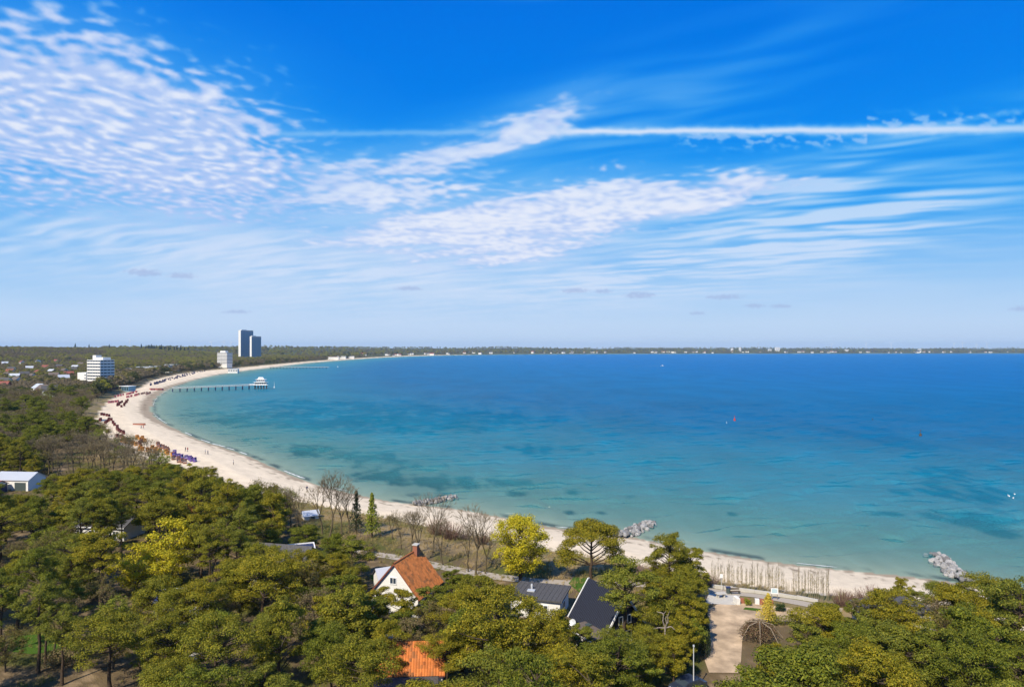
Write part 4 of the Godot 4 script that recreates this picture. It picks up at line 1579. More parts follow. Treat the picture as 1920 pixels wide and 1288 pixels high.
	# flat blue-black roof with a white parapet
	o = thing("flat_roof_house", "low building with dark blue flat roof and white parapet", "house", Vector3(-37.5, 3.0, -121.0), 0.35)
	cube("wall", o, M.plaster, Vector3(0, 1.2, 0), Vector3(4.6, 3.4, 3.4))
	cube("roof", o, M.navy, Vector3(0, 2.96, 0), Vector3(4.4, 0.1, 3.2))
	for q in [[0, 1.7, 4.8, 0.16], [0, -1.7, 4.8, 0.16]]:
		cube("parapet", o, M.white, Vector3(q[0], 3.03, q[1]), Vector3(q[2], 0.28, q[3]))
	for q in [-2.32, 2.32]:
		cube("parapet", o, M.white, Vector3(q, 3.03, 0), Vector3(0.16, 0.28, 3.24))
	window(o, Vector3(0.4, 1.6, 1.72), 1.6, 1.2, 0.0, 2)
	# the beach hut
	o = thing("beach_hut", "white beach hut with pale blue roof on the sand edge", "hut", Vector3(gp(581, 975, 2.6).x, 2.4, gp(581, 975, 2.6).z), 0.5)
	part("wall", gable_walls(3.2, 2.8, 1.5, 2.3), M.plaster, o)
	for s in [-1.0, 1.0]:
		part("roof", slope_slab(3.2, 2.8, 1.5, 2.3, s, 0.3, 0.1), M.metal, o)
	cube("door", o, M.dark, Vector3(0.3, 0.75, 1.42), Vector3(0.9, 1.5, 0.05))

	# garage and red roofed cottage at the left edge
	var ga := gp(20, 921, 2.9)
	o = thing("white_garage", "white garage with pale metal roof and dark door at the left edge", "garage", Vector3(ga.x, 2.9, ga.z - 3.0), -0.10)
	part("wall", gable_walls(10.5, 6.0, 3.0, 4.6), M.plaster, o)
	for s in [-1.0, 1.0]:
		var r := part("roof", slope_slab(10.5, 6.0, 3.0, 4.6, s, 0.25, 0.12), M.metal, o)
		stuff(part("roof_ribs", slope_ribs(10.5, 6.0, 3.0, 4.6, s, 0.25, 0.12, 18, 0.05), M.metal, r))
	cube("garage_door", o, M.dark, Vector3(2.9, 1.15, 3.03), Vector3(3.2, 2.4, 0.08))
	cube("corner_board", o, M.white, Vector3(5.1, 1.5, 3.04), Vector3(0.2, 3.0, 0.1))
	o = thing("red_roofed_cottage", "cottage with red brown roof and blue windows before the garage", "house", Vector3(ga.x - 4.2, 2.9, ga.z + 2.6), -0.08)
	part("wall", gable_walls(7.0, 4.4, 2.3, 3.3), M.plaster, o)
	for s in [-1.0, 1.0]:
		part("roof", slope_slab(7.0, 4.4, 2.3, 3.3, s, 0.3, 0.14), M.red_roof, o)
	cube("side_wall_cladding", o, M.navy, Vector3(3.52, 1.0, 0), Vector3(0.06, 2.4, 4.2))
	for i in 2:
		window(o, Vector3(2.2 - i * 2.6, 1.25, 2.22), 1.9, 1.4, 0.0, 3, 3)
	# roofs under the pines on the left
	o = thing("dark_roofed_house", "house with dark roof and white edges behind tall pine trunks", "house", Vector3(-82.0, 3.0, -139.0), -0.12)
	part("wall", gable_walls(11.0, 6.5, 2.8, 4.2), M.plaster, o)
	for s in [-1.0, 1.0]:
		part("roof", slope_slab(11.0, 6.5, 2.8, 4.2, s, 0.4, 0.16), M.felt, o)
	for i in 4:
		window(o, Vector3(-4.0 + i * 2.6, 1.4, 3.27), 1.4, 1.2, 0.0, 2)
	cube("eave_board", o, M.white, Vector3(0, 2.62, 3.72), Vector3(11.6, 0.2, 0.08))
	o = thing("flat_dark_house", "flat dark roofed house glimpsed through pines at lower left", "house", Vector3(-46.5, 3.0, -97.0), 0.3)
	cube("wall", o, M.plaster_grey, Vector3(0, 1.2, 0), Vector3(7.0, 3.4, 6.0))
	cube("roof", o, M.navy, Vector3(0, 2.98, 0), Vector3(7.6, 0.2, 6.6))
	cube("roof_edge", o, M.white, Vector3(0, 3.0, -3.36), Vector3(7.6, 0.24, 0.1))
	cube("roof_light", o, M.glass, Vector3(1.4, 3.16, 0.4), Vector3(1.4, 0.18, 1.0))
	cube("roof_light", o, M.glass, Vector3(-1.4, 3.16, 0.4), Vector3(1.4, 0.18, 1.0))
	window(o, Vector3(0, 1.4, 3.02), 2.2, 1.4, 0.0, 3)
	o = thing("flat_dark_house", "white house with grey roof glimpsed between the right hand pines", "house", Vector3(52.0, 3.0, -93.0), 0.3)
	cube("wall", o, M.plaster, Vector3(0, 1.2, 0), Vector3(8.0, 3.6, 6.0))
	cube("roof", o, M.felt, Vector3(0, 3.08, 0), Vector3(8.6, 0.2, 6.6))
	window(o, Vector3(-1, 1.4, 3.02), 1.8, 1.3, 0.0, 2)
	for q in [[-15.6, -101.2, 6.0], [-19.6, -107.0, 3.0], [-11.0, -76.0, 6.0], [4.1, -99.4, 5.5], [12.6, -90.6, 6.5], [-37.0, -111.5, 6.0], [-37.5, -121.0, 3.5], [-82.0, -139.0, 6.5], [-46.5, -97.0, 5.5], [52.0, -93.0, 5.0], [ga.x, ga.z - 3.0, 7.0], [ga.x - 4.0, ga.z + 2.6, 5.0]]:
		occupy(q[0], q[1], q[2])


# ---------------------------------------------------------------- draped ground sheets
func drape(called: String, pts: Array, m: Material, lift: float, cell := 0.8) -> MeshInstance3D:
	var poly := PackedVector2Array()
	for q in pts:
		var p := gp(q[0], q[1])
		poly.push_back(Vector2(p.x, p.z))
	return drape_world(called, poly, m, lift, cell)


func drape_world(called: String, poly: PackedVector2Array, m: Material, lift: float, cell := 0.8) -> MeshInstance3D:
	var lo := poly[0]
	var hi := poly[0]
	for p in poly:
		lo = lo.min(p)
		hi = hi.max(p)
	var b := MB.new()
	var x := lo.x
	while x < hi.x:
		var z := lo.y
		while z < hi.y:
			var sq := PackedVector2Array([Vector2(x, z), Vector2(x + cell, z), Vector2(x + cell, z + cell), Vector2(x, z + cell)])
			for piece in Geometry2D.intersect_polygons(sq, poly):
				var tr := Geometry2D.triangulate_polygon(piece)
				for i in range(0, tr.size(), 3):
					var q := []
					for k in 3:
						var c: Vector2 = piece[tr[i + k]]
						q.append(Vector3(c.x, ground_top(c.x, c.y) + lift, c.y))
					if (q[1] - q[0]).cross(q[2] - q[0]).y < 0:
						b.tri(q[0], q[2], q[1], Color.WHITE)
					else:
						b.tri(q[0], q[1], q[2], Color.WHITE)
			z += cell
		x += cell
	b.n.fill(Vector3.UP)
	return setting(called, b.mesh(), m)


func ground_top(x: float, z: float) -> float:
	return ground_y(x, z) + 0.12 * n_mid.get_noise_2d(x, z)


func ribbon(pts: Array, half: float) -> PackedVector2Array:
	var c := []
	for q in pts:
		var p := gp(q[0], q[1])
		c.append(Vector2(p.x, p.z))
	var l := PackedVector2Array()
	var r := PackedVector2Array()
	for i in c.size():
		var t: Vector2 = (c[mini(i + 1, c.size() - 1)] - c[maxi(i - 1, 0)]).normalized()
		l.push_back(c[i] + Vector2(-t.y, t.x) * half)
		r.push_back(c[i] - Vector2(-t.y, t.x) * half)
	r.reverse()
	l.append_array(r)
	return l


func paths() -> void:
	drape("sandy_drive", [[1316, 1150], [1345, 1134], [1420, 1132], [1492, 1142], [1560, 1158], [1560, 1172], [1478, 1166], [1450, 1166], [1402, 1168], [1394, 1180], [1392, 1205], [1390, 1240], [1384, 1262], [1330, 1262], [1322, 1240], [1318, 1200]], M.track, 0.06)
	drape("paved_terrace", [[1330, 1112], [1388, 1118], [1380, 1136], [1322, 1132]], M.concrete, 0.075)
	drape_world("promenade", ribbon([[660, 1030], [700, 1039], [770, 1050], [840, 1066], [930, 1082], [1000, 1090], [1080, 1094], [1200, 1096], [1330, 1106], [1420, 1116], [1500, 1130], [1580, 1146]], 1.3), M.paving, 0.06)
	drape("lawn", [[692, 1080], [722, 1066], [746, 1072], [722, 1090], [700, 1092]], M.lawn, 0.06)
	drape("lawn", [[1066, 1094], [1076, 1082], [1108, 1086], [1112, 1100], [1088, 1112]], M.lawn, 0.065)
	drape("lawn", [[1398, 1140], [1428, 1142], [1424, 1147], [1394, 1144]], M.lawn, 0.08)
	drape("lawn", [[20, 1195], [130, 1185], [140, 1215], [60, 1228], [10, 1222]], M.lawn, 0.06)
	drape("footpath", [[346, 1234], [392, 1208], [404, 1212], [362, 1240]], M.concrete, 0.06)
	# low wall on the sea side of the promenade
	var wall := thing("promenade_wall", "low concrete wall along the seaward edge of the promenade", "wall")
	var line := [[1335, 1098], [1375, 1102], [1415, 1107], [1455, 1112], [1495, 1119], [1535, 1127]]
	for i in line.size() - 1:
		var a := gp(line[i][0], line[i][1])
		var b := gp(line[i + 1][0], line[i + 1][1])
		var mid := (a + b) / 2
		cube("wall_section", wall, M.concrete, Vector3(mid.x, ground_y(mid.x, mid.z) + 0.2, mid.z), Vector3(a.distance_to(b) - 0.03, 0.7, 0.3), -atan2(b.z - a.z, b.x - a.x))


# ---------------------------------------------------------------- groynes, beach, far shore
func rock_mesh(seed_: int) -> ArrayMesh:
	var r_ := RandomNumberGenerator.new()
	r_.seed = seed_
	var s := SphereMesh.new()
	s.radial_segments = 8
	s.rings = 4
	s.radius = 0.5
	s.height = 1.0
	var a := s.get_mesh_arrays()
	var v: PackedVector3Array = a[Mesh.ARRAY_VERTEX]
	var ix: PackedInt32Array = a[Mesh.ARRAY_INDEX]
	var planes := []
	for i in 9:
		planes.append([Vector3(r_.randf_range(-1, 1), r_.randf_range(-1, 1), r_.randf_range(-1, 1)).normalized(), r_.randf_range(0.30, 0.44)])
	for i in v.size():
		var p := v[i]
		for q in planes:
			var over: float = p.dot(q[0]) - q[1]
			if over > 0: p -= q[0] * over
		v[i] = p
	var b := MB.new()
	for i in range(0, ix.size(), 3):
		if (v[ix[i + 1]] - v[ix[i]]).cross(v[ix[i + 2]] - v[ix[i]]).length() > 1e-6:
			b.tri(v[ix[i]], v[ix[i + 2]], v[ix[i + 1]], Color.WHITE)
	return b.mesh()


func groyne(label: String, a: Vector3, b: Vector3, half: float, n: int, rocks: Array, tones: Array) -> void:
	var o := thing("rock_groyne", label, "groyne", a)
	var dir := (b - a)
	dir.y = 0
	var side := Vector3(-dir.z, 0, dir.x).normalized()
	for i in n:
		var f := (i + rng.randf()) / n
		var w := rng.randf_range(-1, 1)
		var p := dir * f + side * w * half
		var top := 0.85 * (1.0 - w * w) * (1.0 - 0.5 * smoothstep(0.85, 1.0, f))
		var gy := maxf(ground_y(a.x + p.x, a.z + p.z), -0.35)
		var size := rng.randf_range(0.75, 1.55)
		var r := part("rock", rocks[rng.randi() % rocks.size()], tones[rng.randi() % tones.size()], o, Vector3(p.x, gy + top * rng.randf_range(0.6, 1.0) + 0.1 - a.y, p.z))
		r.rotation = Vector3(rng.randf() * TAU, rng.randf() * TAU, rng.randf() * TAU)
		r.scale = Vector3(size * rng.randf_range(0.8, 1.3), size * rng.randf_range(0.7, 1.0), size)


# a roofed wicker beach chair that looks along +z
func beach_chair_parts() -> Array:
	var base := MB.new()
	base.bx(0, 0.26, 0.05, 1.2, 0.52, 0.78)
	var hood := MB.new()
	var prof := [Vector2(-0.42, 0.5), Vector2(-0.52, 1.0), Vector2(-0.44, 1.42), Vector2(-0.12, 1.62), Vector2(0.30, 1.56)]
	for i in prof.size() - 1:
		var p: Vector2 = prof[i]
		var q: Vector2 = prof[i + 1]
		var mid := (p + q) / 2
		var ln := p.distance_to(q)
		hood.box(Transform3D(Basis(Vector3(1, 0, 0), -atan2(q.y - p.y, q.x - p.x)), Vector3(0, mid.y, mid.x)), Vector3(1.2, 0.06, ln + 0.03), Color.WHITE)
	for s in [-1.0, 1.0]:
		hood.bx(s * 0.585, 0.80, -0.12, 0.05, 0.6, 0.62)
		hood.bx(s * 0.585, 1.28, -0.14, 0.05, 0.38, 0.56)
	var cushion := MB.new()
	cushion.bx(0, 0.58, 0.05, 1.08, 0.12, 0.68)
	cushion.box(Transform3D(Basis(Vector3(1, 0, 0), -0.16), Vector3(0, 0.98, -0.36)), Vector3(1.08, 0.75, 0.1), Color.WHITE)
	return [base.mesh(), hood.mesh(), cushion.mesh()]


func beach_chairs() -> void:
	var p := beach_chair_parts()
	var wicker := {
		"dark red": mat("dark_wicker", lin(0.13, 0.055, 0.045), 0.8), "orange": mat("orange_wicker", lin(0.46, 0.20, 0.045), 0.8), "brown": mat("brown_wicker", lin(0.20, 0.085, 0.055), 0.8),
		"purple": mat("purple_hood", lin(0.10, 0.045, 0.26), 0.7), "navy": mat("navy_hood", lin(0.05, 0.055, 0.13), 0.7), "pink": mat("pink_hood", lin(0.42, 0.10, 0.12), 0.7),
	}
	var cloth := {"dark red": mat("wine_cloth", lin(0.30, 0.05, 0.05), 0.9), "orange": mat("yellow_cloth", lin(0.6, 0.36, 0.10), 0.9), "brown": mat("pale_cloth", lin(0.55, 0.42, 0.36), 0.9), "purple": mat("lilac_cloth", lin(0.55, 0.5, 0.68), 0.9), "navy": mat("white_cloth", lin(0.6, 0.6, 0.65), 0.9), "pink": mat("rose_cloth", lin(0.6, 0.3, 0.3), 0.9)}
	# rows of chairs: from, to (photo), how many, colour, group text
	var rows := [
		[322, 853, 360, 868, 9, "purple", "front row of purple chairs"], [326, 863, 344, 871, 5, "brown", "short row behind the purple chairs"], [293, 836, 316, 848, 7, "brown", "brown row left of the purple chairs"],
		[288, 842, 320, 857, 6, "orange", "row beside the purple chairs"], [258, 822, 273, 829, 6, "orange", "short orange row nearest the water"], [260, 842, 284, 851, 6, "orange", "orange row at the dune edge"],
		[226, 827, 250, 837, 7, "orange", "orange row below the dark red chairs"], [184, 793, 187, 789, 3, "dark red", "three dark red chairs at the dune edge"], [198, 795, 206, 788, 5, "dark red", "slanting dark red row"],
		[190, 779, 203, 782, 4, "dark red", "topmost dark red chairs"], [199, 811, 207, 811, 2, "dark red", "pair by the dune"], [220, 806, 232, 815, 6, "dark red", "dark red cluster in mid beach"],
		[222, 820, 241, 828, 6, "dark red", "dark red cluster above the orange row"], [212, 795, 216, 803, 3, "dark red", "three scattered dark red chairs"], [262, 831, 266, 833, 2, "dark red", "pair beside the orange chairs"],
		[205, 756, 222, 754, 8, "pink", "pink row at the promenade"], [219, 762, 228, 755, 6, "dark red", "slanting far row, left"], [228, 764, 240, 752, 7, "dark red", "slanting far row, right"], [236, 741, 256, 736, 9, "pink", "long pink row by the blue pavilion"],
		[240, 746, 258, 741, 8, "pink", "second pink row by the blue pavilion"], [262, 740, 272, 737, 5, "brown", "small brown row towards the pier"], [275, 739, 282, 736, 4, "brown", "small brown row beside the pier root"], [216, 745, 228, 742, 6, "pink", "pink row on the dune edge"],
		[283, 731, 306, 729, 7, "pink", "row of upturned boats and chairs at the pier"],
	]
	for r in rows:
		for i in r[4]:
			var f: float = i / maxf(1.0, r[4] - 1)
			var at := gp(lerpf(r[0], r[2], f), lerpf(r[1], r[3], f), 1.6)
			var q := Vector3(at.x + rng.randf_range(-0.5, 0.5), 0, at.z + rng.randf_range(-1.5, 1.5))
			q.y = ground_y(q.x, q.z)
			var which: String = r[5]
			var label: String = which + " beach chair, %s in the " % ["first", "second", "third", "fourth", "fifth", "sixth", "seventh", "eighth", "ninth"][i] + r[6]
			if r[4] == 2: label = which + " beach chair, %s of the " % ["left one", "right one"][i] + r[6]
			var o := thing("beach_chair", label, "beach chair", q, rng.randf_range(0.5, 1.3), "roofed wicker beach chairs on the sand")
			part("seat_box", p[0], wicker[which], o)
			part("hood", p[1], wicker[which], o)
			part("cushion", p[2], cloth[which], o)
	# the dense navy field beyond the pier: too small to show parts
	var whole := MB.new()
	whole.bx(0, 0.26, 0.05, 1.2, 0.52, 0.78)
	whole.bx(0, 1.0, -0.3, 1.2, 0.96, 0.2)
	whole.bx(0, 1.5, 0.0, 1.2, 0.12, 0.7)
	var wm := whole.mesh()
	for k in 130:
		var f := rng.randf()
		var px := lerpf(280, 385, f)
		var py := lerpf(723.5, 694.5, pow(f, 0.85)) + rng.randf_range(-2.0, 2.4)
		var at := gp(px, py, 1.6)
		if sand_at(at.x, at.z) < 1.0 or sea_at(at.x, at.z) > -9.0: continue
		at.y = ground_y(at.x, at.z)
		var o := part("beach_chair", wm, wicker.navy, self, at)
		o.rotation.y = rng.randf_range(0.4, 1.4)
		tag(o, "tiny navy blue beach chair in the dense field beyond the tea house pier", "beach chair", "navy beach chairs beyond the pier")


func pier(called: String, label: String, a: Vector3, b: Vector3, wide: float, bays: int, deck_mat: Material, post_mat: Material, rail: bool) -> Node3D:
	var o := thing(called, label, "pier", Vector3(a.x, 0, a.z), -atan2(b.z - a.z, b.x - a.x))
	var L := Vector2(a.x, a.z).distance_to(Vector2(b.x, b.z))
	for i in bays:
		var x0 := L * i / bays
		var y := lerpf(a.y, b.y, (i + 0.5) / bays)
		cube("deck_section", o, deck_mat, Vector3(x0 + L / bays / 2, y, 0), Vector3(L / bays - 0.05, 0.5, wide))
		for s in [-1.0, 1.0]:
			var m := MB.new()
			m.tube(Vector3(x0 + 0.4, -4.0, s * wide * 0.38), Vector3(x0 + 0.4, y - 0.25, s * wide * 0.38), 0.4, 0.4, 8, Color.WHITE)
			part("pile", m.mesh(), post_mat, o)
		if rail:
			for s in [-1.0, 1.0]:
				var r := cube("railing", o, M.white, Vector3(x0 + L / bays / 2, y + 1.3, s * (wide / 2 - 0.1)), Vector3(L / bays - 0.05, 0.1, 0.08))
				for k in 4:
					cube("rail_post", r, M.white, Vector3(x0 + L / bays * (k + 0.5) / 4.0, y + 0.75, s * (wide / 2 - 0.1)), Vector3(0.09, 1.0, 0.09))
	return o


func floors_block(o: Node3D, w: float, d: float, h: float, floors: int, bays: int, front: Material, first := 0.0) -> void:
	cube("core", o, front, Vector3(0, h / 2, 0), Vector3(w - 1.2, h, d - 1.2))
	for f in floors:
		var y := first + (h - first) * (f + 0.5) / floors
		var fh := (h - first) / floors
		for k in [[0.0, d / 2 - 0.15, w, 0.3], [0.0, -d / 2 + 0.15, w, 0.3]]:
			cube("balcony_front", o, M.plaster, Vector3(k[0], y - fh * 0.2, k[1]), Vector3(k[2], fh * 0.56, k[3]))
		for s in [-1.0, 1.0]:
			cube("balcony_side", o, M.plaster, Vector3(s * (w / 2 - 0.15), y - fh * 0.2, 0), Vector3(0.3, fh * 0.56, d - 0.62))
		for i in bays:
			cube("window", o, M.glass, Vector3(-w / 2 + w * (i + 0.5) / bays, y + fh * 0.24, d / 2 - 0.58), Vector3(w / bays * 0.9, fh * 0.42, 0.06))
		for i in 4:
			for s in [-1.0, 1.0]:
				cube("window", o, M.glass, Vector3(s * (w / 2 - 0.58), y + fh * 0.24, -d / 2 + d * (i + 0.5) / 4.0), Vector3(0.06, fh * 0.42, d / 4.0 * 0.8))
	for i in bays + 1:
		cube("partition", o, M.plaster, Vector3(-w / 2 + 0.12 + (w - 0.24) * i / bays, h / 2 + first / 2, d / 2 - 0.42), Vector3(0.2, h - first, 0.24))
	cube("roof", o, M.plaster, Vector3(0, h + 0.25, 0), Vector3(w + 0.1, 0.5, d + 0.1))


func shore_buildings() -> void:
	# white balcony hotel on the left shore
	var at := on_ground(188, 690.0)
	var o := thing("balcony_hotel", "white stepped hotel tower with rows of balconies above the beach", "hotel", at, -0.45)
	floors_block(o, 21.0, 15.0, 27.0, 8, 5, M.plaster, 3.0)
	cube("lift_tower", o, M.plaster, Vector3(-9.0, 16.0, -2.0), Vector3(5.0, 32.0, 6.0))
	cube("penthouse", o, M.plaster, Vector3(1.5, 28.6, -1.0), Vector3(13.0, 2.6, 8.0))
	cube("low_wing", o, M.plaster, Vector3(-18.0, 7.0, 2.0), Vector3(14.0, 15.0, 12.0))
	for i in 4:
		cube("wing_window", o, M.glass, Vector3(-12.6, 3.0 + i * 3.0, 8.03), Vector3(1.8, 1.2, 0.08))
	clearings.append(Vector3(at.x, at.z, 20.0))
	clearings.append(Vector3(at.x * 0.96, at.z * 0.965, 14.0))
	# blue pavilion and green roofed kiosk at its foot
	at = on_ground(240, 640.0)
	o = thing("beach_pavilion", "blue glazed pavilion at the foot of the white balcony hotel", "pavilion", at, -0.3)
	cube("hall", o, M.teal, Vector3(0, 2.2, 0), Vector3(8.5, 5.0, 8.0))
	cube("roof", o, M.white, Vector3(-1.0, 4.85, 0), Vector3(11.5, 0.35, 9.0))
	for i in 4:
		cube("window", o, M.glass, Vector3(-3.1 + i * 2.05, 2.4, 4.03), Vector3(1.5, 3.2, 0.06))
	clearings.append(Vector3(at.x, at.z, 13.0))
	at = on_ground(212, 645.0)
	o = thing("beach_kiosk", "low kiosk with pale green roof left of the blue pavilion", "kiosk", at, -0.3)
	cube("wall", o, M.brown_wood, Vector3(0, 1.5, 0), Vector3(6.5, 3.4, 5.0))
	cube("roof", o, M.green_roof, Vector3(0, 3.35, 0), Vector3(8.0, 0.3, 6.5))
	cube("counter", o, M.white, Vector3(0, 1.1, 2.7), Vector3(5.0, 0.2, 0.5))
	clearings.append(Vector3(at.x, at.z, 10.0))
	# second hotel further along
	at = on_ground(421, 1400.0)
	o = thing("shore_hotel", "white eight storey hotel rising from woods beyond the pier", "hotel", at, -0.35)
	floors_block(o, 25.0, 16.0, 31.0, 8, 6, M.plaster, 8.0)
	cube("penthouse", o, M.plaster, Vector3(-2, 32.8, 0), Vector3(13.0, 4.0, 8.0))
	clearings.append(Vector3(at.x, at.z, 15.0))
	# the twin high rises
	var spec := [[460.5, 2500.0, 56.0, 12.0, 104.0, 30, "taller of the two slab high rises on the left horizon"], [478.5, 2440.0, 42.0, 9.0, 81.0, 24, "lower slab high rise right of the tallest tower"]]
	var tower_glass := mat("tower_glazing", lin(0.21, 0.29, 0.38), 0.4)
	for q in spec:
		at = on_ground(q[0], q[1])
		var h: float = q[4] - (at.y - 5.0)
		o = thing("high_rise", q[6], "high rise", at, 1.08)
		cube("core", o, tower_glass, Vector3(0, h / 2, 0), Vector3(q[2] - 1.0, h, q[3] - 1.0))
		for f in q[5]:
			cube("floor_band", o, M.plaster_grey, Vector3(0, (f + 0.5) * h / q[5], 0), Vector3(q[2] - 0.4, h / q[5] * 0.3, q[3] - 0.4))
		for s in [-1.0, 1.0]:
			cube("end_wall", o, M.plaster, Vector3(s * q[2] / 2, h / 2 + 0.6, 0), Vector3(0.8, h + 1.2, q[3]))
		for i in 7:
			cube("mullion", o, M.plaster_grey, Vector3(-q[2] / 2 + q[2] * (i + 1) / 8.0, h / 2, q[3] / 2 - 0.1), Vector3(0.7, h, 0.5))
		cube("roof", o, M.plaster_grey, Vector3(0, h + 0.8, 0), Vector3(q[2] * 0.96, 1.6, q[3] * 0.9))
		cube("plant_room", o, M.plaster, Vector3(q[2] * -0.2, h + 2.6, 0), Vector3(q[2] * 0.4, 2.2, q[3] * 0.5))
		clearings.append(Vector3(at.x, at.z, 40.0))
	# low white halls along the wooded shore
	var halls := [[272, 1040.0, 26.0, "long low white hall left of the twin towers"], [300, 1120.0, 34.0, "longest low white hall among the shore woods"], [322, 1200.0, 22.0, "small white hall right of the longest one"], [248, 980.0, 16.0, "small white hall nearest the balcony hotel"],
		[437, 1180.0, 16.0, "white annex beside the second hotel"], [625, 2600.0, 42.0, "red roofed block on the far beach"], [640, 2750.0, 36.0, "pale block right of the red roofed one"], [658, 2900.0, 26.0, "narrow white block on the far beach"]]
	for i in halls.size():
		var q: Array = halls[i]
		at = on_ground(q[0], q[1])
		o = thing("shore_hall", q[3], "building", at, rng.randf_range(-0.2, 0.2))
		var h := 11.0 if i < 4 else 7.0 if i == 4 else 10.0
		cube("wall", o, M.plaster, Vector3(0, h / 2 - 1, 0), Vector3(q[2], h + 2, 10.0))
		cube("roof", o, M.red_roof if i == 5 else M.felt if i % 2 else M.metal, Vector3(0, h + 0.3, 0), Vector3(q[2] + 1.0, 0.6, 11.0))
		for k in int(q[2] / 4.0):
			cube("window", o, M.glass, Vector3(-q[2] / 2 + 2.0 + k * 4.0, h - 2.4, 5.03), Vector3(2.4, 1.8, 0.08))
		clearings.append(Vector3(at.x, at.z, q[2] * 0.7))
		clearings.append(Vector3(at.x * 0.975, at.z * 0.975, q[2] * 0.6))
	# town houses among the trees on the left
	var body := gable_walls(10.0, 8.0, 5.5, 8.5)
	var s0 := slope_slab(10.0, 8.0, 5.5, 8.5, 1.0, 0.4, 0.2)
	var s1 := slope_slab(10.0, 8.0, 5.5, 8.5, -1.0, 0.4, 0.2)
	var pane := MB.new()
	for i in 3:
		pane.bx(-3.0 + i * 3.0, 3.6, 4.03, 1.4, 1.4, 0.06)
	var roofs := [M.red_roof, M.felt, M.metal, M.felt_brown, M.red_roof]
	var roof_word := ["red brown", "dark grey", "pale metal", "brown"]
	var spots := [[8, 700], [30, 720], [82, 560], [92, 548], [74, 575], [12, 860], [44, 900], [70, 960], [96, 1000], [120, 1040], [20, 1120], [54, 1180], [84, 1240], [110, 1300], [140, 1250], [8, 1400], [40, 1460], [70, 1520], [104, 1560], [150, 1450], [26, 820], [60, 820], [128, 900], [136, 1120], [18, 1000], [4, 620], [118, 780], [100, 860]]
	spots.sort_custom(func(a, b): return a[0] < b[0])
	for i in spots.size():
		at = on_ground(spots[i][0], spots[i][1])
		var m: Material = roofs[i % 4]
		o = thing("town_house", "%s roofed house of the leafy town, %s of its colour from the left" % [roof_word[i % 4], ordinal(i / 4 + 1)], "house", at, rng.randf_range(-0.8, 0.8), "houses of the town among trees")
		o.scale = Vector3.ONE * 1.05
		part("wall", body, M.plaster if i % 3 else M.brick, o)
		part("roof", s0, m, o)
		part("roof", s1, m, o)
		for q in 3:
			cube("window", o, M.glass, Vector3(-3.0 + q * 3.0, 3.6, 4.03), Vector3(1.4, 1.4, 0.06))
		clearings.append(Vector3(at.x, at.z, 11.0))
		clearings.append(Vector3(at.x * 0.97, at.z * 0.97, 9.0))
		occupy(at.x, at.z, 8.0)
		occupy(at.x * 0.97, at.z * 0.97, 6.0)


func ordinal(n: int) -> String:
	var low := ["", "first", "second", "third", "fourth", "fifth", "sixth", "seventh", "eighth", "ninth", "tenth", "eleventh", "twelfth", "thirteenth", "fourteenth", "fifteenth", "sixteenth", "seventeenth", "eighteenth", "nineteenth"]
	var tens := ["", "", "twenty", "thirty", "forty", "fifty", "sixty", "seventy", "eighty", "ninety"]
	var whole := ["", "", "twentieth", "thirtieth", "fortieth", "fiftieth", "sixtieth", "seventieth", "eightieth", "ninetieth"]
	if n < 20: return low[n]
	return whole[n / 10] if n % 10 == 0 else tens[n / 10] + " " + low[n % 10]


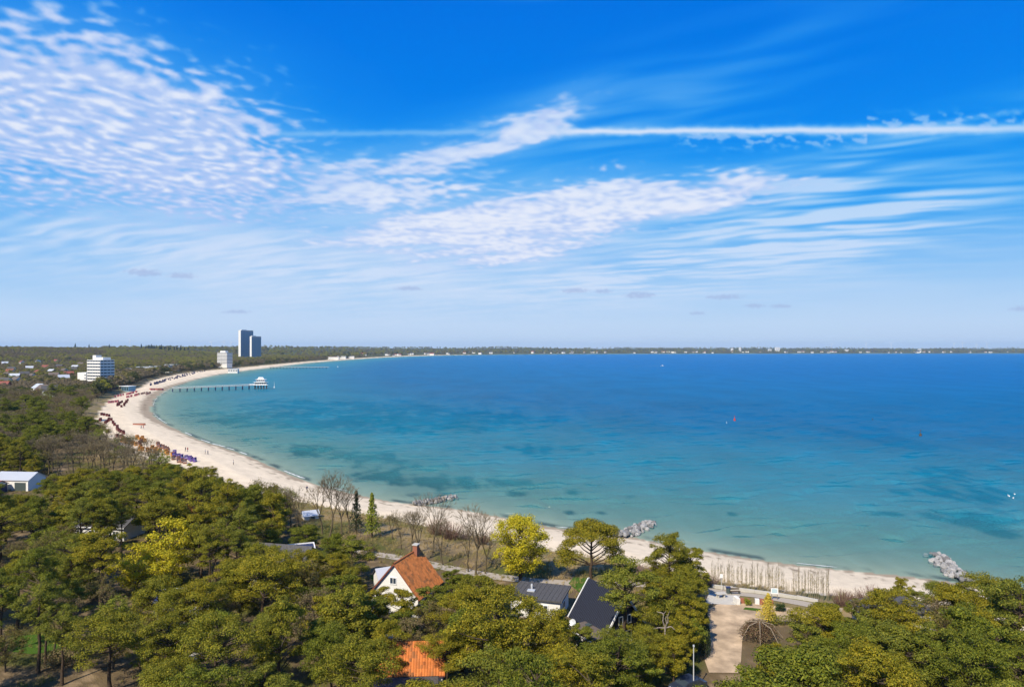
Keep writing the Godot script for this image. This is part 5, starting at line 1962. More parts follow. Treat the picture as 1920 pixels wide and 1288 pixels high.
func far_shore() -> void:
	var wall := MB.new()
	wall.bx(0, 4, 0, 15, 10, 12)
	var wm := wall.mesh()
	var s0 := slope_slab(15.0, 12.0, 9.0, 14.0, 1.0, 0.3, 0.3)
	var s1 := slope_slab(15.0, 12.0, 9.0, 14.0, -1.0, 0.3, 0.3)
	var wall_mats := [M.plaster, M.white, M.plaster_grey, M.plaster]
	var order := []
	for i in 90: order.append(rng.randf_range(-0.22, 0.74))
	order.sort()
	for i in 90:
		var t: float = order[i]
		var px := 960.0 + t * LENS
		# step inland from the water's edge
		var d := 3000.0
		while sea_at(t * d, -d) > 0.0 or d < 3400.0: d += 25.0
		if px < 800.0: d = maxf(d, 3600.0)
		while sea_at(t * d, -d) > 0.0: d += 25.0
		d += rng.randf_range(60.0, 420.0)
		var at := Vector3(t * d, 0, -d)
		at.y = ground_y(at.x, at.z)
		var o := thing("far_house", "tiny pale house on the far shore, %s from the left" % ordinal(i + 1), "house", at, rng.randf_range(-0.6, 0.6), "houses along the far shore")
		var sc := rng.randf_range(0.7, 1.5)
		o.scale = Vector3(sc * rng.randf_range(0.8, 2.0), sc, sc)
		part("wall", wm, wall_mats[i % 4], o)
		part("roof", s0, M.red_roof if i % 3 == 0 else M.felt, o)
		part("roof", s1, M.red_roof if i % 3 == 0 else M.felt, o)
	for q in [[1373, 34.0, 22.0, "left one of two slim white towers on the far shore"], [1388, 44.0, 20.0, "right and taller one of two slim white towers on the far shore"], [1458, 44.0, 48.0, "broad white block standing out on the far shore"], [1444, 24.0, 34.0, "lower white block left of the broad one across the bay"], [1725, 30.0, 30.0, "white block near the right end of the far shore"], [1588, 20.0, 44.0, "long white hall on the right part of the far shore"]]:
		var d := 7150.0
		var t: float = (q[0] - 960.0) / LENS
		while sea_at(t * d, -d) > 0.0: d += 25.0
		d += 120.0
		var at := Vector3(t * d, 0, -d)
		at.y = ground_y(at.x, at.z)
		var o := thing("far_block", q[3], "building", at)
		cube("wall", o, M.white, Vector3(0, q[1] / 2, 0), Vector3(q[2], q[1], 18.0))
		for f in 6:
			cube("window_band", o, M.glass, Vector3(0, q[1] * (f + 0.6) / 6.4, 9.05), Vector3(q[2] * 0.86, q[1] / 18.0, 0.15))
		cube("roof", o, M.plaster_grey, Vector3(0, q[1] + 0.8, 0), Vector3(q[2] * 0.9, 1.6, 15.0))
	# wind turbines on the skyline
	var mast := MB.new()
	mast.tube(Vector3(0, -5, 0), Vector3(0, 84, 0), 1.6, 0.9, 8, Color.WHITE)
	var nac := MB.new()
	nac.bx(0, 85.0, -1.0, 3.0, 3.2, 8.0)
	var blade := MB.new()
	blade.tube(Vector3.ZERO, Vector3(0, 12, 0), 0.8, 1.4, 5, Color.WHITE)
	blade.tube(Vector3(0, 12, 0), Vector3(0, 40, 0), 1.4, 0.25, 5, Color.WHITE)
	var bm := blade.mesh()
	var n := 0
	var place := ["leftmost", "second", "third", "fourth", "fifth", "sixth", "seventh", "eighth", "ninth", "tenth", "eleventh"]
	for q in [[243, 7300.0], [396, 7600.0], [419, 8200.0], [433, 7000.0], [1560, 9800.0], [1625, 10200.0], [1672, 9600.0], [1790, 9900.0], [1806, 9500.0], [1832, 10000.0], [1852, 9700.0]]:
		var at := on_ground(q[0], q[1])
		var o := thing("wind_turbine", place[n] + " thin white wind turbine from the left on the skyline", "wind turbine", at, rng.randf_range(-0.7, 0.7), "wind turbines on the skyline")
		n += 1
		part("mast", mast.mesh(), M.white, o)
		part("nacelle", nac.mesh(), M.white, o)
		var start := rng.randf() * TAU
		for k in 3:
			var b := part("blade", bm, M.white, o, Vector3(0, 85, 4.0))
			b.rotation.z = start + TAU * k / 3.0
	var at := on_ground(1422, 7900.0)
	var o := thing("radio_mast", "slim lattice radio mast on the far hills", "mast", at)
	var rm := MB.new()
	rm.tube(Vector3(0, -4, 0), Vector3(0, 70, 0), 2.6, 1.0, 6, Color.WHITE)
	part("shaft", rm.mesh(), M.steel, o)
	var hd := MB.new()
	hd.tube(Vector3(0, 60, 0), Vector3(0, 66, 0), 4.5, 4.5, 8, Color.WHITE)
	part("antenna_head", hd.mesh(), M.steel, o)
	# dark conifers standing on the left ridge
	stock.ridge = [spire(900, 17.0, 4.2, [Color(0.022, 0.035, 0.018), Color(0.03, 0.04, 0.02)], 800, 1.3)]
	for i in 22:
		var px: float = [264, 273, 277, 280, 283, 286, 289, 292, 299, 302, 307, 310, 316, 319, 326, 331, 338, 345, 352, 140, 166, 204][i]
		var q := on_ground(px, 3000.0 + 30.0 * (i % 4))
		var tr := thing("ridge_conifer", "dark conifer on the left ridge skyline, %s in the row" % ["first", "second", "third", "fourth", "fifth", "sixth", "seventh", "eighth", "ninth", "tenth", "eleventh", "twelfth", "thirteenth", "fourteenth", "fifteenth", "sixteenth", "seventeenth", "eighteenth", "last but three", "loner left", "loner middle", "loner right"][i], "tree", q, rng.randf() * TAU, "conifers on the ridge")
		tr.scale = Vector3.ONE * rng.randf_range(1.3, 1.75)
		part("trunk", stock.ridge[0][0], bark, tr)
		part("crown", stock.ridge[0][1], foliage[3], tr)


func on_water() -> void:
	# the tea house on its pier
	var a := gp(322, 728.5, 3.0)
	var b := gp(478, 722.0, 4.2)
	pier("teahouse_pier", "slim pale pier on dark piles leading to the tea house", a, b, 3.2, 12, M.concrete, M.navy, true)
	var c := gp(488.5, 729.0, 0.0)
	var o := thing("tea_house", "white tea house with curved roofs on stilts at the pier end", "tea house", c, 0.25)
	for i in 5:
		for j in 4:
			var m := MB.new()
			m.tube(Vector3(-5.6 + i * 2.8, -4.5, -4.5 + j * 3.0), Vector3(-5.6 + i * 2.8, 4.0, -4.5 + j * 3.0), 0.26, 0.26, 7, Color.WHITE)
			part("stilt", m.mesh(), M.grey_wood, o)
	cube("platform", o, M.white, Vector3(0, 4.2, 0), Vector3(14.6, 0.5, 12.0))
	cube("lower_storey", o, M.plaster, Vector3(0, 5.7, 0), Vector3(11.6, 2.6, 9.4))
	for i in 5:
		cube("window", o, M.glass, Vector3(-4.4 + i * 2.2, 5.8, 4.73), Vector3(1.6, 1.4, 0.06))
	for i in 4:
		cube("window", o, M.glass, Vector3(5.83, 5.8, -3.3 + i * 2.2), Vector3(0.06, 1.4, 1.6))
	for lay in [[7.0, 7.4, 5.9, 1.2], [9.6, 5.6, 4.6, 2.4]]:
		var r := MB.new()
		var y: float = lay[0]
		var w0: float = lay[1]
		var d0: float = lay[2]
		for k in 5:                                           # a concave sweep up to the ridge
			var f0 := k / 5.0
			var f1 := (k + 1) / 5.0
			var q0 := 1.0 - 0.62 * sqrt(f0)
			var q1 := 1.0 - 0.62 * sqrt(f1)
			var y0: float = y + lay[3] * f0 * f0
			var y1: float = y + lay[3] * f1 * f1
			var p := [Vector3(-w0 * q0, y0, d0 * q0), Vector3(w0 * q0, y0, d0 * q0), Vector3(w0 * q0, y0, -d0 * q0), Vector3(-w0 * q0, y0, -d0 * q0)]
			var s := [Vector3(-w0 * q1, y1, d0 * q1), Vector3(w0 * q1, y1, d0 * q1), Vector3(w0 * q1, y1, -d0 * q1), Vector3(-w0 * q1, y1, -d0 * q1)]
			for e in 4:
				var g := (e + 1) % 4
				r.quad(p[e], p[g], s[g], s[e], Color.WHITE)
			if k == 0:
				r.quad(p[3], p[2], p[1], p[0], Color.WHITE)
			if k == 4:
				r.quad(s[0], s[1], s[2], s[3], Color.WHITE)
		part("curved_roof", r.mesh(), M.white, o)
	cube("upper_storey", o, M.plaster, Vector3(0, 8.7, 0), Vector3(8.2, 2.4, 6.4))
	for i in 4:
		cube("window", o, M.glass, Vector3(-3.0 + i * 2.0, 8.9, 3.23), Vector3(1.4, 1.1, 0.06))
	cube("stair_bridge", o, M.white, Vector3(-9.0, 4.6, 0), Vector3(4.4, 0.6, 2.6))
	# the long pier beyond
	pier("long_pier", "long dark pier on many piles further along the beach", gp(506, 688.5, 3.0), gp(617, 688.4, 3.0), 6.0, 18, M.concrete, M.navy, false)
	# a motor boat and its wake
	c = gp(1242, 686.5, 0.0)
	o = thing("motor_boat", "white motor boat drawing a wake across the middle of the bay", "boat", c, -PI / 2)
	var hull := MB.new()
	var prev := []
	for k in 7:
		var f := k / 6.0
		var wd := 1.5 * sqrt(maxf(0.02, 1.0 - pow(f, 2.6)))
		var z := 4.0 - 8.0 * f
		var ring := [Vector3(0, -0.4, z), Vector3(wd, 0.9 + 0.5 * f, z), Vector3(-wd, 0.9 + 0.5 * f, z)]
		if k:
			hull.quad(prev[0], prev[1], ring[1], ring[0], Color.WHITE)
			hull.quad(prev[2], prev[0], ring[0], ring[2], Color.WHITE)
			hull.quad(prev[1], prev[2], ring[2], ring[1], Color.WHITE)
		else:
			hull.tri(ring[0], ring[2], ring[1], Color.WHITE)
		prev = ring
	part("hull", hull.mesh(), M.white, o)
	cube("cabin", o, M.white, Vector3(0, 1.7, -0.4), Vector3(1.9, 1.2, 2.6))
	cube("windscreen", o, M.glass, Vector3(0, 1.9, -1.75), Vector3(1.7, 0.7, 0.08))
	var wk := MB.new()
	for k in 40:
		var x0 := -4.0 - k * 2.2
		var z0 := rng.randf_range(-1, 1) * (0.8 + k * 0.12)
		var s := rng.randf_range(0.6, 1.6) * (1.0 - k / 60.0)
		wk.quad(Vector3(x0 - 1.8, 0.1, z0), Vector3(x0, 0.1, z0 + s), Vector3(x0 + 1.8, 0.1, z0), Vector3(x0, 0.1, z0 - s), Color.WHITE)
	var wake := part("boat_wake", wk.mesh(), M.water_foam, self, c)
	tag(wake, "white foam wake trailing left of the motor boat", "wake")
	stuff(wake)
	# a small sailing boat by the tea house
	c = gp(513.5, 727.0, 0.0)
	o = thing("sailing_boat", "small white sailing boat right of the tea house", "boat", c, 0.3)
	part("hull", hull.mesh(), M.white, o).scale = Vector3(0.5, 0.5, 0.5)
	var ms := MB.new()
	ms.tube(Vector3(0, 0.2, 0), Vector3(0, 6.5, 0), 0.07, 0.05, 6, Color.WHITE)
	part("mast", ms.mesh(), M.white, o)
	var sl := MB.new()
	for s in [0.0, 0.03]:
		var pts := [Vector3(s, 0.9, 0.1), Vector3(s, 6.2, 0.1), Vector3(s + 0.3, 0.9, 2.0)]
		if s == 0.0: sl.tri(pts[0], pts[1], pts[2], Color.WHITE)
		else: sl.tri(pts[0], pts[2], pts[1], Color.WHITE)
	part("sail", sl.mesh(), M.white, o)
	# buoys
	var redm := mat("red_buoy_paint", lin(0.55, 0.05, 0.03), 0.5)
	for q in [[1378, 788, "red cone buoy floating right of the middle of the bay", redm, 1.15], [1363, 794, "small white marker buoy left of the red buoy", M.white, 0.5], [1727, 818, "dark pole buoy with topmark far right on the water", M.brown_wood, 1.3], [1637, 787, "tiny marker buoy between the red buoy and pole buoy", M.brown_wood, 0.45], [633, 688.5, "tiny white buoy off the end of the long pier", M.white, 1.6]]:
		c = gp(q[0], q[1], 0.0)
		o = thing("buoy", q[2], "buoy", c, 0.0, "buoys in the bay")
		var k: float = q[4] * 0.7
		var m := MB.new()
		m.tube(Vector3(0, -0.3, 0) * k, Vector3(0, 0.7, 0) * k, 0.75 * k, 0.7 * k, 10, Color.WHITE)
		m.tube(Vector3(0, 0.7, 0) * k, Vector3(0, 1.9, 0) * k, 0.7 * k, 0.12 * k, 10, Color.WHITE)
		part("float", m.mesh(), q[3], o)
		var tm := MB.new()
		tm.tube(Vector3(0, 1.8, 0) * k, Vector3(0, 3.4, 0) * k, 0.08 * k, 0.08 * k, 6, Color.WHITE)
		tm.tube(Vector3(0, 2.7, 0) * k, Vector3(0, 3.4, 0) * k, 0.3 * k, 0.05 * k, 8, Color.WHITE)
		part("topmark", tm.mesh(), q[3], o)
	# swans
	for q in [[1893, 931, "left one of three white swans far right"], [1904, 928, "upper right one of three white swans far right"], [1901, 935, "lower one of three white swans far right"]]:
		c = gp(q[0], q[1], 0.0)
		o = thing("swan", q[2], "swan", c, rng.randf() * TAU, "swans on the water")
		o.scale = Vector3.ONE * 0.62
		var m := MB.new()
		var last := Vector3(0, 0.05, 0.55)
		var lr := 0.06
		for k in 8:                                          # plump body tapering to tail and breast
			var f := (k + 1) / 8.0
			var pz := Vector3(0, 0.12 + 0.16 * sin(f * PI), 0.55 - 1.1 * f)
			var rr := 0.05 + 0.26 * pow(sin(minf(f, 0.97) * PI), 0.7)
			m.tube(last, pz, lr, rr, 8, Color.WHITE)
			last = pz
			lr = rr
		var neck := [Vector3(0, 0.2, -0.45), Vector3(0, 0.5, -0.62), Vector3(0, 0.8, -0.52), Vector3(0, 0.92, -0.62), Vector3(0, 0.86, -0.78)]
		for k in 4:
			m.tube(neck[k], neck[k + 1], 0.09 - k * 0.01, 0.08 - k * 0.012, 7, Color.WHITE)
		part("body", m.mesh(), M.white, o)
	# surf: broken white lines where the waves run out
	var foam := MB.new()
	for q in [[288, 775, 305, 795, 1.3], [342, 812, 352, 817, 1.0], [370, 825, 384, 831, 1.2], [395, 833, 412, 839, 1.3], [418, 841, 428, 845, 1.0], [440, 849, 452, 853, 0.9], [525, 884, 560, 898, 1.0], [292, 760, 300, 745, 1.4], [302, 741, 318, 730, 1.4], [1500, 1062, 1560, 1068, 0.22], [600, 913, 640, 923, 0.5], [1230, 1016, 1275, 1026, 0.35], [1040, 993, 1090, 998, 0.35]]:
		var n := 26
		for k in n:
			var f := (k + rng.randf()) / n
			var p := gp(lerpf(q[0], q[2], f), lerpf(q[1], q[3], f), 0.0)
			# move on to the line one metre out from the sand
			for it in 4:
				var s := sea_at(p.x, p.z)
				var gx := sea_at(p.x + 1.0, p.z) - s
				var gz := sea_at(p.x, p.z - 1.0) - s
				p += Vector3(gx, 0, -gz).normalized() * (rng.randf_range(0.8, 1.15) - s)
			var nx := sea_at(p.x + 1.0, p.z) - sea_at(p.x, p.z)
			var nz := sea_at(p.x, p.z - 1.0) - sea_at(p.x, p.z)
			var out_ := Vector3(nx, 0, -nz).normalized()
			var al := Vector3(-out_.z, 0, out_.x)
			var ln: float = rng.randf_range(0.8, 2.6)
			var wd: float = q[4] * rng.randf_range(0.05, 0.2)
			var lift := Vector3(0, 0.10 + 0.004 * k, 0)
			foam.quad(p - al * ln + lift, p - out_ * wd + lift, p + al * ln + lift, p + out_ * wd + lift, Color.WHITE)
	var fo := part("surf_foam", foam.mesh(), M.water_foam, self)
	tag(fo, "broken white lines of surf along the sandy shore", "foam")
	stuff(fo)
	# rock groynes
	var rocks := []
	for i in 9: rocks.append(rock_mesh(700 + i))
	var tones := [M.stone, textured(mat("light_stone", lin(0.58, 0.57, 0.56), 0.9), M.stone.albedo_texture, 2.0), textured(mat("dark_stone", lin(0.27, 0.265, 0.27), 0.9), M.stone.albedo_texture, 2.0)]
	groyne("left groyne of pale rocks, furthest of the three from the camera", gp(775, 949, 0.0), gp(856, 932, 0.0), 1.5, 75, rocks, tones)
	groyne("middle groyne of pale rocks behind the lone umbrella pine", gp(1160, 1012, 0.0), gp(1220, 979, 0.0), 2.0, 85, rocks, tones)
	groyne("right hand groyne of pale rocks running out from behind pines", gp(1812, 1094, 0.0), gp(1752, 1039, 0.0), 1.9, 95, rocks, tones)


# ---------------------------------------------------------------- small things near by
# distance to a tapered bone
func bone_distance(p: Vector3, a: Vector3, b: Vector3, r0: float, r1: float) -> float:
	var ab := b - a
	var t := clampf((p - a).dot(ab) / ab.length_squared(), 0.0, 1.0)
	return p.distance_to(a + ab * t) - lerpf(r0, r1, t)


# one continuous body meshed as surface nets round its bones; colour by bone
func person_mesh(bones: Array, cell: float) -> ArrayMesh:
	var lo := Vector3(-0.5, -0.05, -0.5)
	var n := Vector3i(int(1.0 / cell), int(1.9 / cell), int(1.0 / cell))
	var val := PackedFloat32Array()
	var who := PackedByteArray()
	val.resize((n.x + 1) * (n.y + 1) * (n.z + 1))
	who.resize(val.size())
	var k := 0
	for z in n.z + 1:
		for y in n.y + 1:
			for x in n.x + 1:
				var p := lo + Vector3(x, y, z) * cell
				var sum := 0.0
				var best := 1e9
				for i in bones.size():
					var q: Array = bones[i]
					var d := bone_distance(p, q[0], q[1], q[2], q[3])
					if d < best:
						best = d
						who[k] = i
					if d < 0.3: sum += exp(-d * 42.0)
				val[k] = -log(sum) / 42.0 if sum > 1e-6 else best
				k += 1
	var b := MB.new()
	var at := {}
	var sx := 1
	var sy := n.x + 1
	var sz := (n.x + 1) * (n.y + 1)
	for z in n.z:
		for y in n.y:
			for x in n.x:
				var c := x * sx + y * sy + z * sz
				var inside := 0
				var mid := Vector3.ZERO
				var cuts := 0
				for i in 8:
					if val[c + (i & 1) * sx + ((i >> 1) & 1) * sy + ((i >> 2) & 1) * sz] < 0.0: inside += 1
				if inside == 0 or inside == 8: continue
				for e in [[0, 1], [2, 3], [4, 5], [6, 7], [0, 2], [1, 3], [4, 6], [5, 7], [0, 4], [1, 5], [2, 6], [3, 7]]:
					var pa := Vector3(e[0] & 1, (e[0] >> 1) & 1, (e[0] >> 2) & 1)
					var pb := Vector3(e[1] & 1, (e[1] >> 1) & 1, (e[1] >> 2) & 1)
					var va := val[c + int(pa.x) * sx + int(pa.y) * sy + int(pa.z) * sz]
					var vb := val[c + int(pb.x) * sx + int(pb.y) * sy + int(pb.z) * sz]
					if (va < 0.0) != (vb < 0.0):
						mid += pa.lerp(pb, va / (va - vb))
						cuts += 1
				at[c] = b.v.size()
				var p := lo + (Vector3(x, y, z) + mid / cuts) * cell
				var nn := Vector3(val[c + sx] - val[c], val[c + sy] - val[c], val[c + sz] - val[c]).normalized()
				b.v.push_back(p)
				b.n.push_back(nn)
				b.c.push_back(bones[who[c]][4])
	for z in range(1, n.z):
		for y in range(1, n.y):
			for x in range(1, n.x):
				var c := x * sx + y * sy + z * sz
				for q in [[sx, sy, sz], [sy, sz, sx], [sz, sx, sy]]:
					if (val[c] < 0.0) == (val[c + q[0]] < 0.0): continue
					var f := [c - q[1] - q[2], c - q[2], c, c - q[1]]
					if not (at.has(f[0]) and at.has(f[1]) and at.has(f[2]) and at.has(f[3])): continue
					if val[c] < 0.0:
						b.ix.append_array(PackedInt32Array([at[f[0]], at[f[2]], at[f[1]], at[f[0]], at[f[3]], at[f[2]]]))
					else:
						b.ix.append_array(PackedInt32Array([at[f[0]], at[f[1]], at[f[2]], at[f[0]], at[f[2]], at[f[3]]]))
	return b.mesh()


func walker(stride: float, top: Color, legs: Color) -> ArrayMesh:
	var skin := Color(0.55, 0.36, 0.27)
	var hair := Color(0.08, 0.055, 0.04)
	var b := [
		[Vector3(0, 0.98, 0), Vector3(0, 1.18, 0), 0.150, 0.130, top], [Vector3(0, 1.18, 0), Vector3(0, 1.40, 0.01), 0.135, 0.120, top], [Vector3(-0.15, 1.41, 0), Vector3(0.15, 1.41, 0), 0.075, 0.075, top],
		[Vector3(0, 1.42, 0), Vector3(0, 1.54, -0.01), 0.055, 0.055, skin], [Vector3(0, 1.60, -0.02), Vector3(0, 1.64, -0.01), 0.092, 0.098, skin], [Vector3(0, 1.67, 0.02), Vector3(0, 1.69, 0.01), 0.098, 0.096, hair], [Vector3(0, 1.60, -0.12), Vector3(0, 1.61, -0.11), 0.018, 0.018, skin],
	]
	for s in [-1.0, 1.0]:
		var q: float = stride * s
		b.append([Vector3(0.09 * s, 0.94, 0), Vector3(0.10 * s, 0.50, -q * 0.18), 0.092, 0.066, legs])
		b.append([Vector3(0.10 * s, 0.50, -q * 0.18), Vector3(0.10 * s, 0.08, -q * 0.22 + 0.05), 0.064, 0.042, legs])
		b.append([Vector3(0.10 * s, 0.045, -q * 0.22 + 0.06), Vector3(0.11 * s, 0.035, -q * 0.22 - 0.14), 0.045, 0.036, Color(0.05, 0.04, 0.04)])
		b.append([Vector3(0.19 * s, 1.39, 0), Vector3(0.24 * s, 1.12, q * 0.10), 0.055, 0.044, top])
		b.append([Vector3(0.24 * s, 1.12, q * 0.10), Vector3(0.24 * s, 0.88, q * 0.14 - 0.08), 0.043, 0.032, top])
		b.append([Vector3(0.24 * s, 0.87, q * 0.14 - 0.08), Vector3(0.23 * s, 0.77, q * 0.14 - 0.10), 0.034, 0.022, skin])
	return person_mesh(b, 0.036)


func people() -> void:
	var looks := [
		walker(1.0, Color(0.06, 0.07, 0.12), Color(0.05, 0.05, 0.07)), walker(0.8, Color(0.35, 0.06, 0.05), Color(0.08, 0.09, 0.16)), walker(0.3, Color(0.55, 0.53, 0.5), Color(0.07, 0.06, 0.06)),
	]
	var m := mat("clothes_and_skin", Color.WHITE, 0.85, true, 0.3)
	var list := [
		[347, 849, 0, "person in dark jacket walking left of a companion near the water"], [351, 849.5, 1, "person in red top walking beside the one in dark jacket"], [384, 853, 2, "person in pale top standing on the sand further right"],
		[389, 854, 0, "person in dark clothes beside the one in pale top"], [264, 806, 0, "dark clothed person left of two below the beached boat"], [268, 806, 1, "person in red right of two below the beached boat"],
		[575, 921, 0, "lone person in dark clothes walking near the bare trees"], [437, 872, 2, "lone person in pale top halfway along the near beach"],
	]
	for q in list:
		var at := gp(q[0], q[1], 1.2)
		at.y = ground_y(at.x, at.z)
		var o := thing("person", q[3], "person", at, rng.randf() * TAU, "people on the beach")
		part("body", looks[q[2]], m, o)


func near_things() -> void:
	# golden conifer, brown domed bush, dark clipped shrub
	var gold := [Color(0.62, 0.47, 0.05), Color(0.55, 0.42, 0.06), Color(0.68, 0.55, 0.12), Color(0.42, 0.36, 0.05)]
	var leaf := leaf_mat("young_leaves", Color.WHITE)
	var sp := spire(500, 4.0, 1.7, gold, 3600, 0.20)
	var o := plant("golden_conifer", sp + [4.0, 1.7], on_ground_at(1441, 1166), 1.0, 0.4, "", "tree", leaf)
	own_label(o, "golden yellow cone shaped conifer beside the sandy drive")
	var dk := bush(501, 1.6, 0.8, [Color(0.03, 0.06, 0.015), Color(0.045, 0.075, 0.02)], 12, 90, 0.16)
	o = plant("round_shrub", dk + [1.6, 0.8], on_ground_at(1463, 1146), 1.0, 0.0, "", "bush", leaf, "foliage")
	own_label(o, "small dark green shrub right of the golden conifer")
	dome()
	# clipped green hedge behind the dome
	hedge("clipped yellow green hedge right of the brown domed bush", [[1444, 1172], [1500, 1171]], 0.9, 1.3, [Color(0.16, 0.17, 0.02), Color(0.20, 0.19, 0.03)])
	hedge("tall dark hedge along the left side of the sandy drive", [[1318, 1150], [1322, 1200], [1324, 1238]], 1.2, 2.6, [Color(0.03, 0.045, 0.014), Color(0.045, 0.06, 0.018)])
	# row of saplings on the beach side of the promenade
	var r_ := RandomNumberGenerator.new()
	r_.seed = 88
	var kinds := []
	for i in 5:
		var t := MB.new()
		var m := MB.new()
		var h := 4.6
		t.tube(Vector3(0, -0.2, 0), Vector3(r_.randf_range(-0.15, 0.15), h, r_.randf_range(-0.15, 0.15)), 0.045, 0.012, 4, Color(0.43, 0.36, 0.24))
		for k in 34:
			var y := h * r_.randf_range(0.22, 0.98)
			var e := Vector3(r_.randf_range(-1, 1) * 0.28, r_.randf_range(0.35, 0.8), r_.randf_range(-1, 1) * 0.28)
			t.tube(Vector3(0, y, 0), Vector3(0, y, 0) + e, 0.014, 0.006, 3, Color(0.43, 0.36, 0.24))
		leaf_cloud(m, Vector3(0, h * 0.62, 0), Vector3(0.34, h * 0.40, 0.34), 80, 0.12, [Color(0.44, 0.38, 0.18), Color(0.36, 0.29, 0.16)], r_, 0.1, -1.0)
		kinds.append([t.mesh(), m.mesh(), h, 0.4])
	var words := ["first", "second", "third", "fourth", "fifth", "sixth", "seventh", "eighth", "ninth", "tenth", "eleventh", "twelfth", "thirteenth", "fourteenth", "fifteenth", "sixteenth", "seventeenth", "eighteenth", "nineteenth", "twentieth"]
	for i in 58:
		var f := i / 57.0
		var px := lerpf(1336, 1554, f) + r_.randf_range(-2.0, 2.0)
		var at := on_ground_at(px, lerpf(1093, 1118, f) + r_.randf_range(-1.2, 1.2))
		var sc := r_.randf_range(0.72, 1.08) * (0.6 if (f > 0.62 and f < 0.70) else 1.0)
		var s := plant("sapling", kinds[i % 5], at, sc, r_.randf() * TAU, "", "tree", leaf, "twigs")
		var side := "left" if i < 29 else "right"
		var n := i if i < 29 else 57 - i
		own_label(s, "thin bare sapling, %s from the %s end of the promenade row" % [words[n] if n < 20 else "twenty " + words[n - 20], side])
	# reddish thickets by the beach
	var red := rods(520, 3.6, 2.6, 120, Color(0.26, 0.155, 0.12), 7)
	var pink := rods(521, 2.6, 2.6, 120, Color(0.33, 0.23, 0.20), 7)
	var places := [[1608, 1138, red, "tall reddish bare thicket right of the sapling row"], [1640, 1142, red, "reddish bare thicket beside the big right hand pine"], [1580, 1136, red, "low reddish thicket at the right end of the saplings"], [1210, 1082, pink, "pinkish bare thicket right of the lone pine"], [1185, 1076, pink, "pinkish bare thicket nearest the lone pine"], [1330, 1090, pink, "pale bare thicket at the left end of the saplings"],
		[845, 1010, red, "brown thicket on the dune left of the yellow tree"], [905, 1018, red, "brown thicket on the dune nearest the yellow tree"], [870, 1006, pink, "pale thicket between two brown ones on the dune"], [820, 1000, red, "brown thicket on the dune above the orange house"]]
	for q in places:
		o = plant("bare_thicket", [q[2][0], q[2][1], 3.0, 2.6], on_ground_at(q[0], q[1]), r_.randf_range(0.8, 1.15), r_.randf() * TAU, "", "bush", twig, "twigs")
		own_label(o, q[3])
		o.set_meta("group", "bare thickets along the beach")
	# the dead bleached tree
	var dm := MB.new()
	var pale := Color(0.50, 0.42, 0.36)
	var foot := Vector3(0, -0.3, 0)
	var fork := Vector3(0.1, 8.6, 0)
	dm.tube(foot, fork, 0.26, 0.15, 7, pale)
	for q in [[0.1, 8.6, 0, -0.35, 10.0, 0.1, -0.15, 11.3, 0, 0.3, 11.9, 0.1], [0.1, 8.6, 0, 0.65, 9.8, 0, 0.6, 10.9, 0, 0.95, 11.8, 0], [0.1, 8.6, 0, -1.2, 8.8, 0.3, -2.6, 8.5, 0.2, -3.6, 8.6, 0.3], [0.1, 8.6, 0, 1.2, 9.0, 0.2, 1.7, 8.5, 0.3, 2.0, 8.4, 0.2], [-0.15, 11.2, 0, -0.6, 11.5, 0, -1.2, 11.6, 0, -1.5, 11.8, 0], [0.1, 8.4, 0, 0.3, 9.6, 0.4, 0.1, 10.6, 0.3, 0.4, 11.2, 0.4]]:
		for k in 3:
			dm.tube(Vector3(q[k * 3], q[k * 3 + 1], q[k * 3 + 2]), Vector3(q[k * 3 + 3], q[k * 3 + 4], q[k * 3 + 5]), 0.13 - k * 0.035, 0.095 - k * 0.035, 6, pale)
	var dt := thing("dead_tree", "bleached dead tree with bare forked limbs above the green crowns", "tree", Vector3(17.9, 3.0, -80.0))
	dt.scale = Vector3.ONE * 0.62
	part("trunk", dm.mesh(), bark, dt)
	occupy(17.9, -80.0, 1.2)
	# grey lamp post, parked car, sign, bins, bench
	var at := on_ground_at(1301, 1300)
	o = thing("lamp_post", "slim grey lamp post at the bottom edge beside the drive", "lamp post", at)
	var pm := MB.new()
	pm.tube(Vector3(0, -0.3, 0), Vector3(0, 5.2, 0), 0.08, 0.05, 8, Color.WHITE)
	part("pole", pm.mesh(), M.steel, o)
	cube("lamp_head", o, M.steel, Vector3(0, 5.25, 0), Vector3(0.16, 0.2, 0.16))
	car(on_ground_at(1290, 1296))
	at = on_ground_at(1453, 1125)
	o = thing("notice_board", "white notice board on posts between promenade and saplings", "sign", at, -0.15)
	cube("panel", o, M.white, Vector3(0, 1.35, 0), Vector3(1.05, 0.85, 0.06))
	cube("printed_sheet", o, mat("pale_blue_print", lin(0.42, 0.55, 0.6), 0.7), Vector3(0, 1.38, 0.035), Vector3(0.8, 0.6, 0.012))
	for s in [-0.4, 0.4]: cube("post", o, M.grey_wood, Vector3(s, 0.6, -0.06), Vector3(0.09, 1.5, 0.06))
	at = on_ground_at(1353, 1106)
	o = thing("white_sign", "small white sign on a thin post among the left saplings", "sign", at)
	cube("post", o, M.steel, Vector3(0, 1.0, 0), Vector3(0.06, 2.4, 0.06))
	cube("panel", o, M.white, Vector3(0, 2.4, 0.05), Vector3(0.42, 0.6, 0.04))
	at = on_ground_at(1366, 1112)
	o = thing("litter_bin", "dark litter bin at the promenade edge by the terrace", "bin", at)
	var bm := MB.new()
	bm.tube(Vector3(0, 0, 0), Vector3(0, 0.95, 0), 0.28, 0.34, 10, Color.WHITE)
	bm.cap(Vector3(0, 0.93, 0), Vector3.UP, 0.33, 10, Color.WHITE)
	part("drum", bm.mesh(), M.dark, o)
	cube("lid", o, M.navy, Vector3(0, 1.0, 0), Vector3(0.72, 0.08, 0.72))
